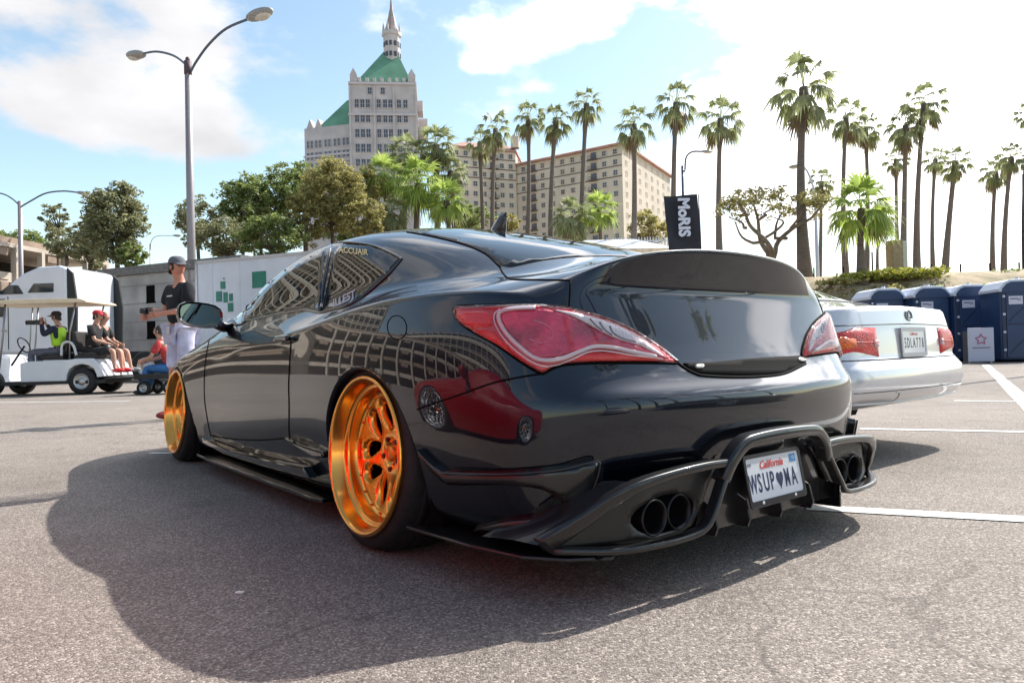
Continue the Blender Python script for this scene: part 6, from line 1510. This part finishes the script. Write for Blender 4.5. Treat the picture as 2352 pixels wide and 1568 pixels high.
MB().lathe([(1.95,tz1+.4),(1.45,zb(58)),(.80,zb(34)),(.35,zb(14)),(.18,zb(-6)),(0,zb(-30))], 8, Matrix.Translation((ax+.4, ay-1.4, 0)), False).build('spire', mat('spire_copper', (.22, .27, .24), .6, col2=(.42, .24, .22), vscale=.8), tow)
# wing
wg0 = (-11.6, 6.0); wv = Vector((11.6, -4.0, 0)); wl = wv.length; wu = wv.normalized(); wn = Vector((-wu.y, wu.x, 0)); zw = zt(288, 168, 750)
def wpt(u, v, z): p = Vector((wg0[0], wg0[1], 0)) + wu * u + wn * v; return (p.x, p.y, z)
r = MB(); q = [(0,0),(wl+.3,0),(wl+.3,11),(0,11)]; r.add([wpt(u, v, 0) for u, v in q] + [wpt(u, v, zw) for u, v in q], [(0,1,5,4),(1,2,6,5),(2,3,7,6),(3,0,4,7),(4,5,6,7)]).build('wing_wall', M_tw1, tow)
r = MB(); r.add([wpt(-.2,-.3,zt(345)), wpt(wl,-.3,zt(345)), wpt(wl,0,zt(345)), wpt(-.2,0,zt(345)), wpt(-.2,-.3,zt(345)+.5), wpt(wl,-.3,zt(345)+.5), wpt(wl,0,zt(345)+.5), wpt(-.2,0,zt(345)+.5)], [(0,1,5,4),(1,2,6,5),(2,3,7,6),(3,0,4,7),(4,5,6,7),(0,1,2,3)]).build('wing_cornice', M_winf, tow)
r = MB(); z2 = zt(212, 168, 800); r.add([wpt(3.4,.4,zw), wpt(wl+.2,.4,zw), wpt(wl+.2,10.5,zw), wpt(3.4,10.5,zw), wpt(8.8,5.2,z2), wpt(wl+.2,5.2,z2)], [(0,1,5,4),(1,2,5),(2,3,4,5),(3,0,4),(0,1,2,3)]).build('wing_roof', M_cop, tow)
for u in (1.4, 3.6): r = MB(); r.add([wpt(u-.9,.1,zw), wpt(u+.9,.1,zw), wpt(u+.9,2.5,zw), wpt(u-.9,2.5,zw), wpt(u,.1,zw+2.2), wpt(u,2.5,zw+2.2)], [(0,1,4),(1,2,5,4),(2,3,5),(3,0,4,5)]).build('dormer', M_tw1, tow)
o_ = wpt(0,-.12,0)
window_set(tow, o_, tuple(wu), [(u, z - 1.5) for z in [zt(y) for y in (308,336,362,388,414,440)] for u in (1.0,2.0,3.2,4.2,5.6,6.6,8.0,9.0,10.3,11.3)], .60, 1.7, None, WS, 'wg')
# --- apartment blocks with tiled roofs
M_apt = mat('apartment_cream', (.60, .53, .44), .85, var=.10, vscale=.15); M_tile = mat('roof_tile', (.44, .25, .20), .8, var=.25, vscale=.5); M_aptf = mat('apartment_trim', (.60, .53, .44), .8); M_bl = mat('balcony_dark', (.10, .085, .085), .6)
c0 = W(1435, 600, 185); cl_, cr_ = W(1178, 600, 205), W(1545, 600, 222)
def block(name, label, corner, left, right, ztop_l, hip=True, cols_l=11, cols_r=8, nf=13, fh=2.78):
    o = thing(name, label, 'building', (corner.x, corner.y, 0)); A = Vector((left.x - corner.x, left.y - corner.y, 0)); B = Vector((right.x - corner.x, right.y - corner.y, 0)); z = ztop_l
    P = [Vector((0,0,0)), A, A + B, B]
    MB().add([tuple(p) for p in P] + [(p.x, p.y, z) for p in P], [(0,1,5,4),(1,2,6,5),(2,3,7,6),(3,0,4,7),(4,5,6,7)]).build('wall', M_apt, o)
    e = 1.02; cen = (A + B) / 2; Q = [cen + (p - cen) * 1.05 for p in P]; ins = [cen + (p - cen) * .72 for p in P]
    MB().add([(p.x, p.y, z - .2) for p in Q] + [(p.x, p.y, z + .25) for p in Q] + [(p.x, p.y, z + 2.6) for p in ins], [(0,1,5,4),(1,2,6,5),(2,3,7,6),(3,0,4,7),(4,5,9,8),(5,6,10,9),(6,7,11,10),(7,4,8,11),(8,9,10,11),(0,1,2,3)]).build('roof', M_tile, o)
    au = A.normalized(); bu = B.normalized(); na = Vector((au.y, -au.x, 0)); 
    if na.y > 0: na = -na
    nb = Vector((bu.y, -bu.x, 0))
    if nb.dot(A) > 0: nb = -nb
    for i in range(1, nf, 1):
        zz = z - i * fh
        if i in (1, 2, 3): MB().add([tuple(p + Vector((0,0,zz))) for p in (na*.12, A + na*.12, A + na*.12 + Vector((0,0,.22)), na*.12 + Vector((0,0,.22)))] + [tuple(p + Vector((0,0,zz))) for p in (Vector(), A, A + Vector((0,0,.22)), Vector((0,0,.22)))], [(0,1,2,3),(0,1,5,4),(3,2,6,7)]).build('string_course', M_bl, o)
    La, Lb_ = A.length, B.length
    items = []; bal = []
    for c in range(cols_l):
        u = (c + .6) * La / cols_l
        for i in range(1, nf): (bal if c in (2, 8) else items).append((u, z - i * fh + .55))
    org = na * .10
    window_set(o, tuple(A + org), tuple(-au), [(La - u, zz) for u, zz in items], 1.15, 1.25, None, WS, 'ap', mf=M_aptf)
    window_set(o, tuple(org + Vector((0,0,0))), tuple(bu), [((c + .6) * Lb_ / cols_r, z - i * fh + .55) for c in range(cols_r) for i in range(1, nf)], 1.15, 1.25, None, WS, 'ap', mf=M_aptf) if nb.dot(Vector((0,-1,0))) > -2 else None
    bmesh0 = None
    for u, zz in bal:
        ang = math.atan2(-au.y, -au.x)
        if bmesh0 is None:
            b_ = MB().b2((-1.3,-1.2,-.62), (1.3,0,-.42)); 
            for q_ in range(9): b_.b2((-1.28 + q_ * .32, -1.18, -.42), (-1.22 + q_ * .32, -1.14, .35))
            b_.b2((-1.3,-1.2,.35), (1.3,-1.12,.42)); bb = b_.build('balcony', M_bl, o); dd = MB().b2((-.8,-.06,-.42), (.8,.0,1.45)).build('balcony_door', M_win, bb); bmesh0 = (bb.data, dd.data)
        else:
            bb = bpy.data.objects.new('balcony', bmesh0[0]); C.objects.link(bb); bb.parent = o; dd = bpy.data.objects.new('balcony_door', bmesh0[1]); C.objects.link(dd); dd.parent = bb
        bb.matrix_local = Matrix.Translation(org + au * u + Vector((0,0,zz))) @ Matrix.Rotation(ang, 4, 'Z')
    return o
block('apartment_building', 'cream apartment building with red tiled roof, balconies and its corner to the camera', c0, cl_, cr_, W(1435, 330, 185).z)
c1 = W(1190, 600, 203); block('apartment_wing', 'cream apartment wing with tiled roof behind the palms, left of the notch', c1, W(1045, 600, 196), W(1215, 600, 230), W(1190, 348, 203).z, cols_l=7, cols_r=3)
MB().lathe([(1.3,0),(1.3,3.2),(0,4.6)], 8, Matrix.Translation((W(1190,600,203).x, W(1190,600,203).y, W(1190,348,203).z + 1.0)), False).build('roof_lantern', M_apt)
C.objects['roof_lantern'].parent = bpy.data.objects['apartment_wing']; C.objects['roof_lantern'].matrix_parent_inverse = Matrix.Translation(-Vector(bpy.data.objects['apartment_wing'].location))
# ================================================================== lamp posts
M_pole = mat('pole_grey', (.30, .27, .28), .5, .3, var=.12, vscale=.6); M_arm = mat('arm_blue_grey', (.12, .15, .20), .45, .5); M_head = mat('lamp_head', (.34, .33, .32), .45, .3); M_lens = mat('lamp_glass', (.62, .58, .50), .3)
def cobra(parent, tip, d, s=1):
    d = Vector(d).normalized(); q = Vector((0, 0, 1)).cross(d).normalized(); u = d.cross(q); M = Matrix((d, q, u)).transposed()
    hd = MB(); hd.ellipsoid(Vector(tip) + d * .36 * s, (.46 * s, .19 * s, .12 * s), 16, 10, M); h = hd.build('lamp_head', M_head, parent)
    MB().ellipsoid(Vector(tip) + d * .46 * s - u * .06 * s, (.27 * s, .14 * s, .10 * s), 14, 8, M).build('lamp_lens', M_lens, h)
lpb = W(440, 600, 27); post = thing('street_lamp', 'nearest and tallest lamp post with two curved arms, behind the standing man', 'street lamp', (lpb.x, lpb.y, 0), 0, 'double-armed lamp posts')
zt_ = W(438, 152, 27).z
MB().tube([(0,0,0),(0,0,zt_*.5),(0,0,zt_)], [.165,.145,.115], 16).build('pole', M_pole, post); MB().tube([(0,0,zt_-.28),(0,0,zt_+.22)], [.14,.14], 12).ellipsoid((0,0,zt_+.28), (.09,.09,.12), 10, 8).build('pole_cap', mat('cap_brown', (.10, .06, .07), .6), post); MB().b2((-.28,-.28,0), (.28,.28,.5)).build('pole_foot', M_conc, post)
def rel(px, py, d): return W(px, py, d) - lpb + Vector((0, 0, lpb.z))
for pts in ([(438,165,27),(425,147,27.4),(398,128,28),(360,119,28.6),(325,124,29.2)], [(438,165,27),(452,140,26.6),(480,102,26),(520,66,25.4),(578,41,24.7)]):
    P = smooth_line([rel(*p) for p in pts], 6); MB().tube(P, .045, 8).build('arm', M_arm, post); dd_ = (P[-1] - P[-2]).normalized(); dd_.z -= .0; cobra(post, P[-1] - dd_ * .1, dd_, 1.4)
lb2 = W(48, 600, 46); post2 = thing('street_lamp', 'farther double-armed lamp post at the left edge above the golf cart roof', 'street lamp', (lb2.x, lb2.y, 0), 0, 'double-armed lamp posts'); z2_ = W(48, 462, 46).z
MB().tube([(0,0,0),(0,0,z2_)], [.17,.13], 12).build('pole', M_pole, post2)
for pts in ([(48,475,46),(70,462,46),(105,444,46),(145,439,46),(178,442,46)], [(48,475,46),(30,458,46),(8,446,46),(-20,442,46),(-50,446,46)]):
    P = smooth_line([W(*p) - lb2 + Vector((0,0,lb2.z)) for p in pts], 5); MB().tube(P, .05, 6).build('arm', M_arm, post2); cobra(post2, P[-1], P[-1] - P[-2], 1)
for px, ytop, pts, d, r_, lab, m_ in ((345, 560, [(345,575,70),(348,553,70),(362,542,70),(398,541,70)], 70, .06, 'thin distant single-arm lamp post between lorry and standing man', M_pole), (1573, 380, [(1573,395,52),(1576,362,52),(1590,349,52),(1612,348,52)], 52, .11, 'single-arm lamp post directly above the black banner', M_arm), (1877, 440, [(1875,460,40),(1868,430,40),(1855,395,40),(1842,380,40)], 40, .10, 'pale single-arm lamp post right of the thickest palm', M_trf)):
    lb_ = W(px, 600, d); o = thing('street_lamp', lab, 'street lamp', (lb_.x, lb_.y, 0), 0, 'single-arm lamp posts'); zt_ = W(px, ytop, d).z
    MB().tube([(0,0,0),(0,0,zt_)], [r_*1.2,r_*.8], 10).build('pole', m_, o); P = smooth_line([W(*p) - lb_ + Vector((0,0,lb_.z)) for p in pts], 6); MB().tube([Vector((0,0,zt_-.3))] + P, r_ * .6, 8).build('arm', m_, o); dq = P[-1] - P[-2]; cobra(o, P[-1], Vector((dq.x, dq.y, min(dq.z, -.02) * .3)), .95)
# tall pole just outside the right edge; its thin shadow crosses the tarmac at the left
o = thing('light_mast', 'tall grey light mast just outside the right edge, casting the thin shadow at left', 'light mast', (11.5, 14.35, 0)); MB().tube([(0,0,0),(0,0,26)], [.07,.05], 12).build('pole', M_pole, o)
mast = thing('signal_mast', 'thin dark mast with short cross arms at the right edge above the large toilet', 'mast', W(2349, 640, 50)); H_ = W(2349, 400, 50) - W(2349, 640, 50)
MB().tube([(0,0,-1), H_], .045, 6).build('pole', M_gap, mast)
for t in (.25, .45, .62): MB().tube([H_ * t, H_ * t + Vector((.5, 0, 0))], .03, 6).build('cross_arm', M_gap, mast)
# ================================================================== black banner with white lettering
bz = W(1570, 600, 12); bn = thing('black_banner', 'tall black feather banner with white sideways lettering behind the coupe spoiler', 'banner', (bz.x, bz.y, 0)); kb = 12 / F_PX
def bpt(px, py, y=0): v = W(px, py, 12) - bz; return (v.x, y, v.z + bz.z)
bl = MB(); L_ = [bpt(x, y) for x, y in ((1525,450),(1528,500),(1532,540),(1538,600),(1546,700))]; R__ = [bpt(x, y) for x, y in ((1600,447),(1605,500),(1609,540),(1612,600),(1616,700))]
vs = []
for a, b in zip(L_, R__):
    for t in range(7): u = t / 6; vs.append((a[0] * (1 - u) + b[0] * u, .05 * math.sin(u * 5 + a[2] * 2), a[2] * (1 - u) + b[2] * u))
n_b = len(vs); vs += [(x, y + .006, z) for x, y, z in vs]
fs = [(i*7+t, i*7+t+1, i*7+t+8, i*7+t+7) for i in range(4) for t in range(6)]; bl.add(vs, fs + [tuple(q + n_b for q in f[::-1]) for f in fs], True).build('banner_cloth', mat('banner_black', (.022, .022, .032), .7, var=.3, vscale=3), bn)
MB().tube([bpt(1606, 446, .02), bpt(1612, 600, .02), (bpt(1620, 700)[0], 0.02, 0)], .012, 8).build('banner_pole', M_pole, bn)
tm = text_mesh('banner_lettering', 'MoRIS', .26, (0, 0, 0), mat('banner_white', (.66, .68, .78), .7), bn, 1, 0, .012, 'LEFT', .002)
q = bpt(1567, 456, -.075); tm.matrix_local = Matrix.Translation(q) @ Matrix(((0, 1, 0), (0, 0, -1), (-1, 0, 0))).to_4x4() @ Matrix.Diagonal((.95, 1.0, 1, 1)); 
# white marquee roofs behind the coupe
for px, d, lab in ((1400, 58, 'white marquee roof just above the rear window of the coupe'),):
    a = W(px, 556, d); o = thing('white_marquee', lab, 'marquee', (a.x, a.y, 0)); z = a.z
    MB().add([(-4,-3,z-1.0),(4.6,-3,z-1.0),(4.6,3,z-1.0),(-4,3,z-1.0),(-2,0,z+.2),(2,0,z+.2)], [(0,1,5,4),(1,2,5),(2,3,4,5),(3,0,4),(0,1,2,3)]).build('canopy', M_trw, o)
    for x, y in ((-3.9,-2.9),(4.5,-2.9),(4.5,2.9),(-3.9,2.9),(0,-2.9),(2.2,-2.9)): MB().b2((x-.05,y-.05,0), (x+.05,y+.05,z-1.0)).build('marquee_leg', M_trw, o)
a = W(1470, 560, 64); o = thing('picket_fence', 'pale vertical-bar fence left of the black banner', 'fence', (a.x - 3, a.y, a.z - 2))
for i in range(26): MB().b2((i*.26,-.03,0), (i*.26+.09,.03,2.6)).build('picket', M_trw, o)
MB().b2((0,.03,.5), (6.6,.07,.62)).b2((0,.03,2.2), (6.6,.07,2.32)).build('fence_rail', M_trw, o)

# a scrap of white litter on the shaded tarmac
q = G(550, 1362); o = MB().prism([(-.011,-.006),(.010,-.008),(.013,.004),(-.004,.009),(-.012,.003)], 'z', .001, .005).build('litter_scrap', mat('litter_white', (.8, .8, .78), .6)); o.location = (q.x, q.y, 0); tag(o, 'tiny white scrap of litter on the shaded tarmac in the foreground', 'litter')
